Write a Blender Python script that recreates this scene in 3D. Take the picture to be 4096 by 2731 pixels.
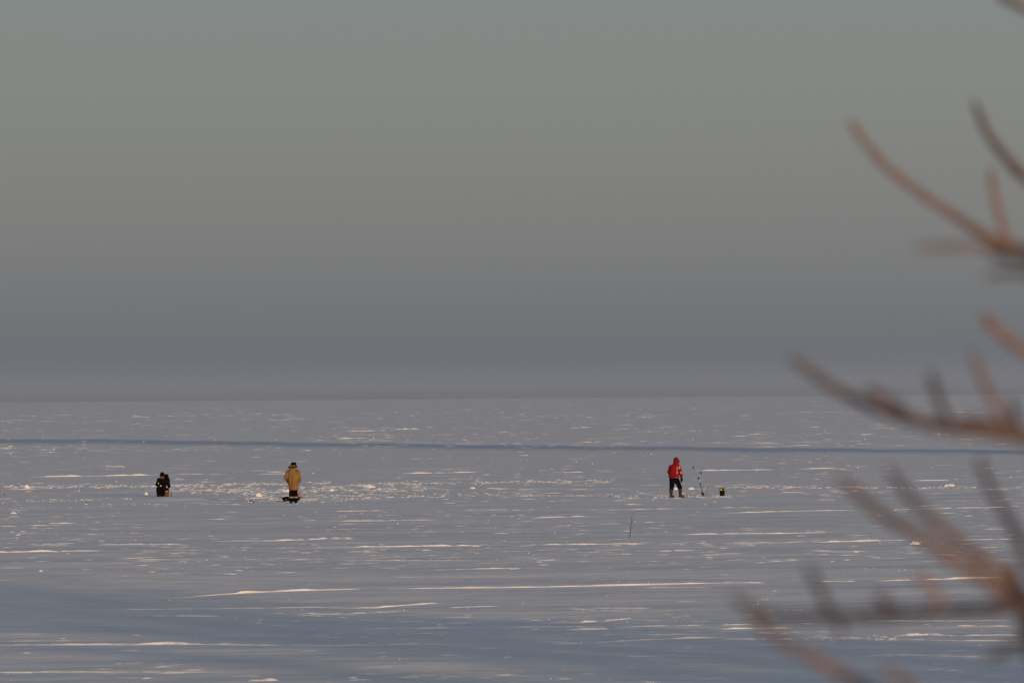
import bpy, bmesh, math, random
import numpy as np
from mathutils import Vector, Matrix, noise

R = math.radians
random.seed(11)
rng = np.random.default_rng(11)
scene = bpy.context.scene
for o in list(bpy.data.objects):
    bpy.data.objects.remove(o)
COL = scene.collection

# ------------------------------------------------------------------ camera
CAM_H = 4.5
PITCH = 0.00950          # looking very slightly up
ROLL = 0.0080            # the horizon rises a little to the right
FPX = 200.0 / 36.0 * 4096.0
cam_data = bpy.data.cameras.new('camera')
cam = bpy.data.objects.new('camera', cam_data)
COL.objects.link(cam)
cam_data.lens = 200.0
cam_data.sensor_width = 36.0
cam_data.clip_start = 0.5
cam_data.clip_end = 40000.0
CAM_ROT = (Matrix.Rotation(R(90) + PITCH, 4, 'X') @ Matrix.Rotation(-ROLL, 4, 'Z'))
cam.matrix_world = Matrix.Translation((0, 0, CAM_H)) @ CAM_ROT
cam_data.dof.use_dof = True
cam_data.dof.focus_distance = 248.0
cam_data.dof.aperture_fstop = 6.6
scene.camera = cam
scene.render.resolution_x, scene.render.resolution_y = 1024, 682

# ------------------------------------------------------------------ sun and sky
SUN_EL = 5.8
SUN_AZ = 26.0            # degrees to the right of straight behind the camera
sd = Vector((math.sin(R(SUN_AZ)) * math.cos(R(SUN_EL)), -math.cos(R(SUN_AZ)) * math.cos(R(SUN_EL)), math.sin(R(SUN_EL))))
sun_data = bpy.data.lights.new('sun', 'SUN')
sun_data.energy = 2.95
sun_data.angle = R(0.5)
sun_data.color = (1.0, 0.67, 0.39)
sun = bpy.data.objects.new('sun', sun_data)
COL.objects.link(sun)
sun.rotation_euler = sd.to_track_quat('Z', 'Y').to_euler()
sun.location = (30, -60, 40)

world = bpy.data.worlds.new('World')
scene.world = world
world.use_nodes = True
wn, wl = world.node_tree.nodes, world.node_tree.links
wn.clear()
w_out = wn.new('ShaderNodeOutputWorld')
w_bg = wn.new('ShaderNodeBackground')
w_sky = wn.new('ShaderNodeTexSky')
w_sky.sky_type = 'NISHITA'
w_sky.sun_disc = False
w_sky.sun_elevation = R(SUN_EL)
w_sky.sun_rotation = math.atan2(sd.x, sd.y)
w_sky.dust_density = 1.6
w_sky.ozone_density = 1.0
w_sky.air_density = 1.0
w_bg.inputs['Strength'].default_value = 0.15
w_geo = wn.new('ShaderNodeNewGeometry')
w_sep = wn.new('ShaderNodeSeparateXYZ')
wl.new(w_geo.outputs['Incoming'], w_sep.inputs[0])
w_neg = wn.new('ShaderNodeMath'); w_neg.operation = 'MULTIPLY'; w_neg.inputs[1].default_value = -1.0
wl.new(w_sep.outputs['Z'], w_neg.inputs[0])
w_map = wn.new('ShaderNodeMapRange')
w_map.inputs['From Min'].default_value = -0.005
w_map.inputs['From Max'].default_value = 0.095
wl.new(w_neg.outputs[0], w_map.inputs['Value'])
w_ramp = wn.new('ShaderNodeValToRGB')
w_ramp.color_ramp.interpolation = 'B_SPLINE'
def SKYC(e, c):           # elevation in radians -> ramp stop (the anti-twilight mist bank low in the sky)
    return ((e + 0.005) / 0.1, tuple(v * 0.97 for v in c) + (1.0,))
SKY_STOPS = [(-0.005, (.158, .165, .182)), (0.0000, (.158, .165, .182)), (0.0011, (.186, .189, .207)), (0.003, (.192, .194, .211)), (0.0065, (.158, .167, .188)), (0.0105, (.160, .167, .182)),
             (0.024, (.203, .204, .206)), (0.038, (.226, .230, .216)), (0.052, (.238, .246, .230)), (0.069, (.238, .262, .254)), (0.095, (.225, .262, .272))]
els = w_ramp.color_ramp.elements
while len(els) > 1:
    els.remove(els[-1])
for i, (e, c) in enumerate(SKY_STOPS):
    p, col = SKYC(e, c)
    el = els[0] if i == 0 else els.new(p)
    el.position = p; el.color = col
w_fac = wn.new('ShaderNodeMapRange'); w_fac.interpolation_type = 'SMOOTHSTEP'
w_fac.inputs['From Min'].default_value = 0.07
w_fac.inputs['From Max'].default_value = 0.55
wl.new(w_neg.outputs[0], w_fac.inputs['Value'])
w_mix = wn.new('ShaderNodeMix'); w_mix.data_type = 'RGBA'
wl.new(w_fac.outputs[0], w_mix.inputs['Factor'])
wl.new(w_map.outputs[0], w_ramp.inputs['Fac'])
w_sc = wn.new('ShaderNodeVectorMath'); w_sc.operation = 'SCALE'; w_sc.inputs['Scale'].default_value = 1.0 / 0.15
wl.new(w_ramp.outputs['Color'], w_sc.inputs[0])
wl.new(w_sc.outputs[0], w_mix.inputs[6])
w_tint = wn.new('ShaderNodeVectorMath'); w_tint.operation = 'MULTIPLY'     # frosty haze veils the blue a little
w_tint.inputs[1].default_value = (1.07, 0.965, 0.985)
wl.new(w_sky.outputs['Color'], w_tint.inputs[0])
wl.new(w_tint.outputs[0], w_mix.inputs[7])
wl.new(w_mix.outputs[2], w_bg.inputs['Color'])
wl.new(w_bg.outputs[0], w_out.inputs['Surface'])

scene.view_settings.view_transform = 'Standard'
scene.view_settings.look = 'None'
scene.view_settings.exposure = 0.0
scene.view_settings.gamma = 1.0
scene.view_settings.use_curve_mapping = False
scene.render.engine = 'CYCLES'
scene.cycles.max_bounces = 6
scene.cycles.volume_bounces = 0

# ------------------------------------------------------------------ helpers
def at(px, py, z=0.0):
    """Point on the ice seen at a pixel of the 4096 x 2731 photograph."""
    d = CAM_ROT.to_3x3() @ Vector((px - 2048.0, 1365.5 - py, -FPX))
    t = (z - CAM_H) / d.z
    return Vector((d.x * t, d.y * t, z))
S = 4096.0 / 2352.0
def a2(px, py):           # the same from the 2352-wide view
    return at(px * S, py * S)

def ray_at(px2, py2, dist):   # a point out along a view direction, dist metres ahead
    d = CAM_ROT.to_3x3() @ Vector((px2 * S - 2048.0, 1365.5 - py2 * S, -FPX))
    d = d / d.y
    return Vector((0, 0, CAM_H)) + d * dist

_lat = rng.random((256, 256))
def vnoise(x, y):
    x = np.asarray(x, float); y = np.asarray(y, float)
    xi = np.floor(x).astype(int); yi = np.floor(y).astype(int)
    fx = x - xi; fy = y - yi
    fx = fx * fx * (3 - 2 * fx); fy = fy * fy * (3 - 2 * fy)
    a = _lat[xi % 256, yi % 256]; b = _lat[(xi + 1) % 256, yi % 256]
    c = _lat[xi % 256, (yi + 1) % 256]; d = _lat[(xi + 1) % 256, (yi + 1) % 256]
    return ((a * (1 - fx) + b * fx) * (1 - fy) + (c * (1 - fx) + d * fx) * fy) * 2 - 1

def sstep(a, b, x):
    t = np.clip((np.asarray(x, float) - a) / (b - a), 0, 1)
    return t * t * (3 - 2 * t)

SPRUCES = [(38.2, -6, 14.0, 2.4), (43.0, 2, 19.0, 3.6), (45.6, -9, 20.5, 4.0), (48.3, 4, 20.5, 4.2), (51.0, -2, 14.5, 2.6)]     # offset across the sun, y, height, half width
SWELLS = []               # (x, y, sx, sy, h) broad rises and hollows
def zg(x, y):
    """Height of the snow: shore bank under the camera, then the swells of the lake snow."""
    x = np.asarray(x, float); y = np.asarray(y, float)
    bank = 2.75 * (1 - sstep(7, 46, y + 0.6 * vnoise(x / 9 + 3, y / 9)))
    near = 1 - sstep(150, 215, y)
    mid = (1 - sstep(300, 430, y))
    w = 0.20 * vnoise(x / 34 + 5.2 + y / 160, y / 17 + 1.7) + 0.045 * vnoise(x / 13 + 9, y / 6.0 + 4) + 0.012 * vnoise(x / 4 + 2, y / 2.6 + 8)
    m = 0.05 * vnoise(x / 40 + 40, y / 34 + 11)
    h = bank + near * w * sstep(30, 60, y) + mid * m * sstep(60, 110, y)
    for (cx, cy, sx, sy, hh) in SWELLS:
        h = h + hh * np.exp(-((x - cx) / sx) ** 2 - ((y - cy) / sy) ** 2)
    return h
def zg1(x, y):
    return float(zg(np.array([x]), np.array([y]))[0])

MATS = {}
def pmat(name, color, rough=0.7, bump=0.0, bscale=8.0, var=0.0, vscale=3.0, color2=None, spec=0.3, metallic=0.0, lo=0.35, hi=0.65):
    if name in MATS:
        return MATS[name]
    m = bpy.data.materials.new(name); m.use_nodes = True
    nt = m.node_tree; b = nt.nodes['Principled BSDF']
    b.inputs['Roughness'].default_value = rough
    b.inputs['Specular IOR Level'].default_value = spec
    b.inputs['Metallic'].default_value = metallic
    tc = nt.nodes.new('ShaderNodeTexCoord')
    nz = nt.nodes.new('ShaderNodeTexNoise'); nz.inputs['Scale'].default_value = vscale; nz.inputs['Detail'].default_value = 4
    nt.links.new(tc.outputs['Object'], nz.inputs['Vector'])
    rp = nt.nodes.new('ShaderNodeValToRGB')
    c2 = color2 or tuple(v * (1 - var) for v in color)
    rp.color_ramp.elements[0].position = lo; rp.color_ramp.elements[1].position = hi
    rp.color_ramp.elements[0].color = tuple(c2) + (1,)
    rp.color_ramp.elements[1].color = tuple(color) + (1,)
    nt.links.new(nz.outputs['Fac'], rp.inputs['Fac'])
    nt.links.new(rp.outputs['Color'], b.inputs['Base Color'])
    if bump:
        n2 = nt.nodes.new('ShaderNodeTexNoise'); n2.inputs['Scale'].default_value = bscale; n2.inputs['Detail'].default_value = 3
        nt.links.new(tc.outputs['Object'], n2.inputs['Vector'])
        bp = nt.nodes.new('ShaderNodeBump'); bp.inputs['Strength'].default_value = bump; bp.inputs['Distance'].default_value = 0.03
        nt.links.new(n2.outputs['Fac'], bp.inputs['Height'])
        nt.links.new(bp.outputs['Normal'], b.inputs['Normal'])
    MATS[name] = m
    return m

def snow_mat(name, base, bump, scale, dist, rough=0.85, broad=0.0):
    m = bpy.data.materials.new(name); m.use_nodes = True
    nt = m.node_tree; b = nt.nodes['Principled BSDF']
    b.inputs['Roughness'].default_value = rough
    b.inputs['Specular IOR Level'].default_value = 0.15
    geo = nt.nodes.new('ShaderNodeNewGeometry')
    n1 = nt.nodes.new('ShaderNodeTexNoise'); n1.inputs['Scale'].default_value = 0.09; n1.inputs['Detail'].default_value = 5
    nt.links.new(geo.outputs['Position'], n1.inputs['Vector'])
    rp = nt.nodes.new('ShaderNodeValToRGB')
    rp.color_ramp.elements[0].position = 0.3; rp.color_ramp.elements[1].position = 0.7
    rp.color_ramp.elements[0].color = tuple(v * 0.93 for v in base) + (1,)
    rp.color_ramp.elements[1].color = tuple(base) + (1,)
    nt.links.new(n1.outputs['Fac'], rp.inputs['Fac'])
    nt.links.new(rp.outputs['Color'], b.inputs['Base Color'])
    n2 = nt.nodes.new('ShaderNodeTexNoise'); n2.inputs['Scale'].default_value = scale; n2.inputs['Detail'].default_value = 6
    n2.inputs['Roughness'].default_value = 0.6
    nt.links.new(geo.outputs['Position'], n2.inputs['Vector'])
    bp = nt.nodes.new('ShaderNodeBump'); bp.inputs['Strength'].default_value = bump; bp.inputs['Distance'].default_value = dist
    nt.links.new(n2.outputs['Fac'], bp.inputs['Height'])
    if broad:
        mp = nt.nodes.new('ShaderNodeMapping'); mp.inputs['Scale'].default_value = (0.10, 0.16, 0.1); mp.inputs['Rotation'].default_value = (0, 0, R(14))
        n3 = nt.nodes.new('ShaderNodeTexNoise'); n3.inputs['Scale'].default_value = 1.0; n3.inputs['Detail'].default_value = 5; n3.inputs['Roughness'].default_value = 0.55
        nt.links.new(geo.outputs['Position'], mp.inputs['Vector']); nt.links.new(mp.outputs[0], n3.inputs['Vector'])
        b3 = nt.nodes.new('ShaderNodeBump'); b3.inputs['Strength'].default_value = 1.0; b3.inputs['Distance'].default_value = broad
        nt.links.new(n3.outputs['Fac'], b3.inputs['Height']); nt.links.new(b3.outputs['Normal'], bp.inputs['Normal'])
    nt.links.new(bp.outputs['Normal'], b.inputs['Normal'])
    return m

SNOW = snow_mat('wind_packed_snow', (.83, .84, .865), 0.30, 0.8, 0.12, broad=0.42)
CRUST = snow_mat('snow_crust', (.86, .86, .87), 0.4, 14.0, 0.03)
STRIPM = snow_mat('blue_grey_surface', (.46, .55, .67), 0.12, 0.6, 0.05, 0.6)

def mesh_obj(name, verts, faces, mat, parent=None, smooth=False):
    me = bpy.data.meshes.new(name)
    me.from_pydata([tuple(v) for v in verts], [], faces)
    me.materials.append(mat)
    if smooth:
        me.polygons.foreach_set('use_smooth', [True] * len(me.polygons))
    me.update()
    o = bpy.data.objects.new(name, me)
    COL.objects.link(o)
    if parent:
        o.parent = parent
    return o

def tag(o, label=None, cat=None, group=None, kind=None):
    if label: o['label'] = label
    if cat: o['category'] = cat
    if group: o['group'] = group
    if kind: o['kind'] = kind
    return o

def empty(name, loc, label, cat, group=None):
    o = bpy.data.objects.new(name, None)
    o.empty_display_size = 0.2
    COL.objects.link(o); o.location = loc
    return tag(o, label, cat, group)

WORK = bpy.data.scenes.new('workshop')       # small scene for fusing shapes quickly, removed at the end
class MB:
    """Collects shapes for one mesh."""
    def __init__(s): s.v = []; s.f = []
    def add(s, vs, fs):
        n = len(s.v); s.v += [Vector(v) for v in vs]; s.f += [tuple(i + n for i in f) for f in fs]
        return s
    def tube(s, pts, rads, n=10, cap=True, flat=1.0):
        pts = [Vector(p) for p in pts]
        if not hasattr(rads, '__len__'): rads = [rads] * len(pts)
        base = len(s.v); rings = []
        ref = None
        for i, p in enumerate(pts):
            t = (pts[min(i + 1, len(pts) - 1)] - pts[max(i - 1, 0)]).normalized()
            if ref is None:
                ref = Vector((0, 0, 1)) if abs(t.z) < 0.9 else Vector((1, 0, 0))
            u = t.cross(ref).normalized(); w = u.cross(t).normalized(); ref = w
            ring = []
            for k in range(n):
                a = 2 * math.pi * k / n
                s.v.append(p + (u * math.cos(a) + w * math.sin(a) * flat) * rads[i]); ring.append(len(s.v) - 1)
            rings.append(ring)
        for a, b in zip(rings, rings[1:]):
            for k in range(n):
                s.f.append((a[k], a[(k + 1) % n], b[(k + 1) % n], b[k]))
        if cap:
            s.f.append(tuple(reversed(rings[0]))); s.f.append(tuple(rings[-1]))
        return s
    def caps(s, pts, rads, n=12):
        """tube with round ends and balls at the joints (for remeshing into one skin)"""
        s.tube(pts, rads, n)
        for p, r in zip(pts, rads): s.ell(p, (r, r, r), 12, 8)
        return s
    def ell(s, c, r, n=16, m=10, rot=None):
        c = Vector(c); vs = []; fs = []
        for j in range(m + 1):
            th = math.pi * j / m
            for k in range(n):
                a = 2 * math.pi * k / n
                v = Vector((r[0] * math.sin(th) * math.cos(a), r[1] * math.sin(th) * math.sin(a), r[2] * math.cos(th)))
                if rot: v = rot @ v
                vs.append(c + v)
        for j in range(m):
            for k in range(n):
                fs.append((j * n + k, (j + 1) * n + k, (j + 1) * n + (k + 1) % n, j * n + (k + 1) % n))
        return s.add(vs, fs)
    def box(s, c, h, rot=None, taper=1.0):
        c = Vector(c); vs = []
        for z in (-1, 1):
            tp = taper if z > 0 else 1.0
            for x, y in ((-1, -1), (1, -1), (1, 1), (-1, 1)):
                v = Vector((x * h[0] * tp, y * h[1] * tp, z * h[2]))
                if rot: v = rot @ v
                vs.append(c + v)
        return s.add(vs, [(3, 2, 1, 0), (4, 5, 6, 7), (0, 1, 5, 4), (1, 2, 6, 5), (2, 3, 7, 6), (3, 0, 4, 7)])
    def loft(s, secs, n=24, power=2.0):
        """secs: (x, y, z, rx, ry) horizontal ellipses"""
        base = len(s.v)
        for (x, y, z, rx, ry) in secs:
            for k in range(n):
                a = 2 * math.pi * k / n
                ca, sa = math.cos(a), math.sin(a)
                s.v.append(Vector((x + rx * math.copysign(abs(ca) ** (2 / power), ca), y + ry * math.copysign(abs(sa) ** (2 / power), sa), z)))
        for j in range(len(secs) - 1):
            for k in range(n):
                s.f.append((base + j * n + k, base + j * n + (k + 1) % n, base + (j + 1) * n + (k + 1) % n, base + (j + 1) * n + k))
        up = secs[-1][2] > secs[0][2]
        lo = tuple(base + k for k in range(n)); hi = tuple(base + (len(secs) - 1) * n + k for k in range(n))
        s.f.append(tuple(reversed(lo)) if up else lo); s.f.append(hi if up else tuple(reversed(hi)))
        return s
    def build(s, name, mat, parent=None, smooth=True):
        return mesh_obj(name, s.v, s.f, mat, parent, smooth)
    def skin(s, name, mat, parent=None, voxel=0.014, it=3, clip_z=None, fold=0.0, stretch=(9, 9, 16)):
        """fuse all shapes into one continuous surface"""
        tmp = mesh_obj('tmp', s.v, s.f, mat)
        COL.objects.unlink(tmp); WORK.collection.objects.link(tmp)
        md = tmp.modifiers.new('r', 'REMESH'); md.mode = 'VOXEL'; md.voxel_size = voxel
        sm = tmp.modifiers.new('s', 'SMOOTH'); sm.iterations = it; sm.factor = 0.5
        vl = WORK.view_layers[0]; vl.update(); dg = vl.depsgraph
        me = bpy.data.meshes.new_from_object(tmp.evaluated_get(dg))
        bpy.data.objects.remove(tmp)
        if fold:                                    # cloth folds and sag
            new = []
            for v in me.vertices:
                co, no = v.co.copy(), v.normal.copy()
                c_ = Vector((co.x * stretch[0], co.y * stretch[1], co.z * stretch[2]))
                k = noise.noise(c_) + .6 * (1 - 2 * abs(noise.noise(c_ * .8 + Vector((7, 3, 1))))) - .2
                new.extend(co + no * fold * k)
            me.vertices.foreach_set('co', new); me.update()
        if clip_z is not None:
            for v in me.vertices:
                if v.co.z < clip_z: v.co.z = clip_z
        me.polygons.foreach_set('use_smooth', [True] * len(me.polygons))
        me.name = name
        if not me.materials: me.materials.append(mat)
        o = bpy.data.objects.new(name, me); COL.objects.link(o)
        if parent: o.parent = parent
        return o

def patch(src, test, mat, name, parent, off=0.006):
    """a sewn-on piece: the faces of a garment inside an outline, lifted off it"""
    me = src.data; vs = []; fs = []; idx = {}
    sel = {p.index: p for p in me.polygons if test(p.center, p.normal)}
    v2f = {}
    for i, p in sel.items():
        for v in p.vertices: v2f.setdefault(v, []).append(i)
    best = set(); left = set(sel)
    while left:                                     # the largest connected piece only
        st = [left.pop()]; comp = set(st)
        while st:
            for v in sel[st.pop()].vertices:
                for k in v2f[v]:
                    if k in left: left.discard(k); comp.add(k); st.append(k)
        if len(comp) > len(best): best = comp
    for p in me.polygons:
        if p.index in best:
            f = []
            for i in p.vertices:
                if i not in idx:
                    idx[i] = len(vs); v = me.vertices[i]; vs.append(v.co + v.normal * off)
                f.append(idx[i])
            fs.append(tuple(f))
    if not fs:
        print('EMPTY PATCH', name); return None
    return mesh_obj(name, vs, fs, mat, parent, True)

# ------------------------------------------------------------------ the setting: ice under snow
sw = lambda px, py, sx, sy, h: SWELLS.append((a2(px, py).x, a2(px, py).y, sx, sy, h))
sw(150, 1330, 5.0, 4.5, 0.16)      # rise with a shaded back at the left
sw(520, 1440, 6.0, 5.0, -0.10)
sw(1000, 1500, 7.0, 4.0, 0.05)
sw(1150, 1395, 5.0, 4.0, -0.07)
sw(1700, 1540, 6.0, 4.0, -0.10)
sw(2150, 1440, 5.0, 4.0, -0.08)
sw(1300, 1195, 10.0, 9.0, -0.08)

def build_ground():
    inv = np.linspace(1 / 74.0, 1 / 8800.0, 620)
    ys = np.concatenate([np.linspace(-70, 66, 70), 1 / inv])
    u1 = np.linspace(-1, 1, 321) * 0.135
    uo = 0.135 + (np.linspace(0, 1, 34)[1:] ** 1.6) * 1.3
    us = np.concatenate([-uo[::-1], u1, uo])
    Y, U = np.meshgrid(ys, us, indexing='ij')
    X = U * np.maximum(Y, 0) + U * 70
    Z = zg(X, Y)
    nr, nc = X.shape
    me = bpy.data.meshes.new('snow_covered_lake')
    V = np.stack([X, Y, Z], -1).reshape(-1, 3)
    i = np.arange((nr - 1) * (nc - 1)); r = i // (nc - 1); c = i % (nc - 1)
    a = r * nc + c
    F = np.stack([a, a + 1, a + nc + 1, a + nc], -1)
    me.vertices.add(len(V)); me.vertices.foreach_set('co', V.ravel())
    me.loops.add(F.size); me.loops.foreach_set('vertex_index', F.ravel().astype(np.int32))
    me.polygons.add(len(F)); me.polygons.foreach_set('loop_start', np.arange(0, F.size, 4, dtype=np.int32))
    me.polygons.foreach_set('use_smooth', np.ones(len(F), bool))
    me.update(); me.validate()
    me.materials.append(SNOW)
    o = bpy.data.objects.new('snow_covered_lake', me); COL.objects.link(o)
    return tag(o, kind='structure')
build_ground()

# blue-grey strip across the lake, blending to the snow colour at its edges
def build_strip():
    top = [(-500, 1747), (0, 1750), (700, 1757), (1500, 1770), (2048, 1777), (2800, 1785), (3400, 1791), (4096, 1797), (4600, 1801)]
    vs = []; fs = []
    tx = [p[0] for p in top]; ty = [p[1] for p in top]
    n = 160; m = 14; edge = []
    for i in range(n + 1):
        px = -500 + 5100 * i / n
        t = np.interp(px, tx, ty) + 1.2 * math.sin(px * .011) + 0.8 * math.sin(px * .027 + 1)
        wd = np.interp(px, [0, 2000, 4096], [25, 22, 20]) + 1.5 * math.sin(px * .006 + 2)
        for j in range(m + 1):
            p = at(px, t + wd * j / m)
            vs.append((p.x, p.y, zg1(p.x, p.y) + 0.012))
            e = min(1, min(j / m, 1 - j / m) / .32); edge.append(e * e * (3 - 2 * e))
    for i in range(n):
        for j in range(m):
            a = i * (m + 1) + j
            fs.append((a, a + 1, a + m + 2, a + m + 1))
    o = mesh_obj('blue_grey_strip', vs, fs, STRIPM, None, True)
    ca = o.data.attributes.new('edge_blend', 'FLOAT', 'POINT'); ca.data.foreach_set('value', edge)     # how far the colour goes from snow to blue-grey
    nt = STRIPM.node_tree; b = nt.nodes['Principled BSDF']
    at_ = nt.nodes.new('ShaderNodeAttribute'); at_.attribute_name = 'edge_blend'
    mx = nt.nodes.new('ShaderNodeMix'); mx.data_type = 'RGBA'
    old = b.inputs['Base Color'].links[0].from_socket
    mx.inputs[6].default_value = (.82, .83, .86, 1)
    nt.links.new(at_.outputs['Fac'], mx.inputs['Factor']); nt.links.new(old, mx.inputs[7]); nt.links.new(mx.outputs[2], b.inputs['Base Color'])
    tag(o, kind='structure')
build_strip()

# ------------------------------------------------------------------ shore spruces to the right, whose long shadows lie over the near snow
def spruce(c, y, h, w, label):
    r = random.Random(int(c * 10)); x = (c - math.sin(R(SUN_AZ)) * y) / math.cos(R(SUN_AZ))
    o = empty('spruce_tree', (x, y, zg1(x, y) - .1), label, 'tree', 'spruces on the shore')
    MB().tube([(0, 0, 0), (0, 0, h * .5), (0, 0, h)], [.24, .15, .03], 10).build('trunk', pmat('spruce_bark', (.10, .075, .06), .9, .5, 8, .3), o)
    vs = []; fs = []
    for i in range(30):
        t = i / 29; z = h * (.10 + .88 * t); rad = w * (1 - t) ** .85 + .12
        n = 11 + int(6 * (1 - t))
        for k in range(n):
            a = 2 * math.pi * (k + r.random() * .6) / n + i; L = rad * r.uniform(.7, 1.12); d = Vector((math.cos(a), math.sin(a), 0)); sd_ = Vector((-d.y, d.x, 0))
            for q_ in range(5):                      # needle fans along each bough
                f = (q_ + .3) / 5; p = d * L * f + Vector((0, 0, z - L * (.12 + .30 * f) + .1 * L * f * f)); ww = .30 * L * (1.05 - f) + .10; ln = L * .30
                b = len(vs)
                vs += [p - sd_ * ww * .2, p + sd_ * ww * r.uniform(.6, 1) + d * ln * .6 - Vector((0, 0, .1 * r.random())), p + d * ln + Vector((0, 0, .04)), p - sd_ * ww * r.uniform(.6, 1) + d * ln * .6 - Vector((0, 0, .1 * r.random()))]
                fs += [(b, b + 1, b + 2), (b, b + 2, b + 3)]
    mesh_obj('crown', vs, fs, pmat('spruce_needles', (.035, .055, .030), .8, var=.4, vscale=2), o)
for (c_, y_, h_, w_), l_ in zip(SPRUCES, ('shortest dark spruce on the shore, nearest the camera side', 'dark spruce on the shore, second of the row from the camera side', 'dark spruce standing farthest back in the shore row',
        'tall dark spruce standing farthest forward in the shore row', 'short dark spruce at the far end of the shore row')): spruce(c_, y_, h_, w_, l_)

# ------------------------------------------------------------------ wind-cut ridges of the snow crust
class Ridges:
    def __init__(s): s.v = []; s.f = []
    def add(s, pts, h, steep=1.3, back=16.0, rough=0.35, step=None, taper=0.25, prof=None, gap=0.5):
        """pts: ground polyline (Vectors); a low step with its cut face towards the shore"""
        L = [0.0]
        for a, b in zip(pts, pts[1:]): L.append(L[-1] + (b - a).length)
        tot = L[-1]
        n = max(4, int(tot / step)) if step else 14
        n = min(n, 90)
        ts = np.linspace(0, tot, n + 1)
        xs = np.interp(ts, L, [p.x for p in pts]); ys = np.interp(ts, L, [p.y for p in pts])
        ph = random.uniform(0, 90)
        nz = vnoise(ts * (2.2 / max(tot / n * 3, .12)) * .35 + ph, ts * 0 + ph) * .6 + vnoise(ts / max(tot / n, .05) * .7 + ph, ts * 0 + 7) * .4
        u = ts / tot
        tp = np.minimum(1, np.minimum(u / taper, (1 - u) / taper)); tp = tp * tp * (3 - 2 * tp)
        lo = vnoise(ts / max(tot / 7, .5) + ph * 1.7, ts * 0 + 31)
        H = h * tp * np.clip(1 + rough * 2 * nz + gap * 1.3 * lo, 0.02, 2.2) + 0.0005
        if prof: H = H * np.interp(u, [q[0] for q in prof], [q[1] for q in prof])
        D = H * steep * np.exp(0.9 * vnoise(ts * 1.1 + ph, ts * 0 + 3) + 0.4 * vnoise(ts * 4 + ph, ts * 0 + 6))
        ys = ys + vnoise(ts / max(tot / n, .05) * .5 + ph, ts * 0 + 11) * h * 1.2
        B = np.full_like(H, h * back)
        rows = [(-D - .5 * H, -.02), (-D * .55, .55), (-D * .1, .95), (H * .5, 1.0), (B * .3, .62), (B * .65, .22), (B, -.03)]
        base = len(s.v); m = len(rows)
        zs = zg(np.tile(xs, (len(rows), 1)), np.stack([ys + dy for dy, _ in rows]))
        for i in range(n + 1):
            for j, (dy, k) in enumerate(rows):
                z = zs[j][i] + k * H[i] - (0.012 if k < 0 else 0)
                s.v.append((xs[i], ys[i] + dy[i], z))
        for i in range(n):
            for j in range(m - 1):
                a = base + i * m + j
                s.f.append((a, a + m, a + m + 1, a + 1))

RG = Ridges()
def streak(pts, t, steep=1.2, rough=0.6, taper=0.22, prof=None, back=14):
    """pts in the 2352 view, t = visible height of the cut face in those pixels"""
    P = [a2(*p) for p in pts]
    d = sum(p.y for p in P) / len(P)
    h = t * .78 * S * d / FPX
    steep = steep * 1.25
    RG.add(P, h, steep, back, rough, step=max(0.06, d / 2200), taper=taper, prof=prof)

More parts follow.
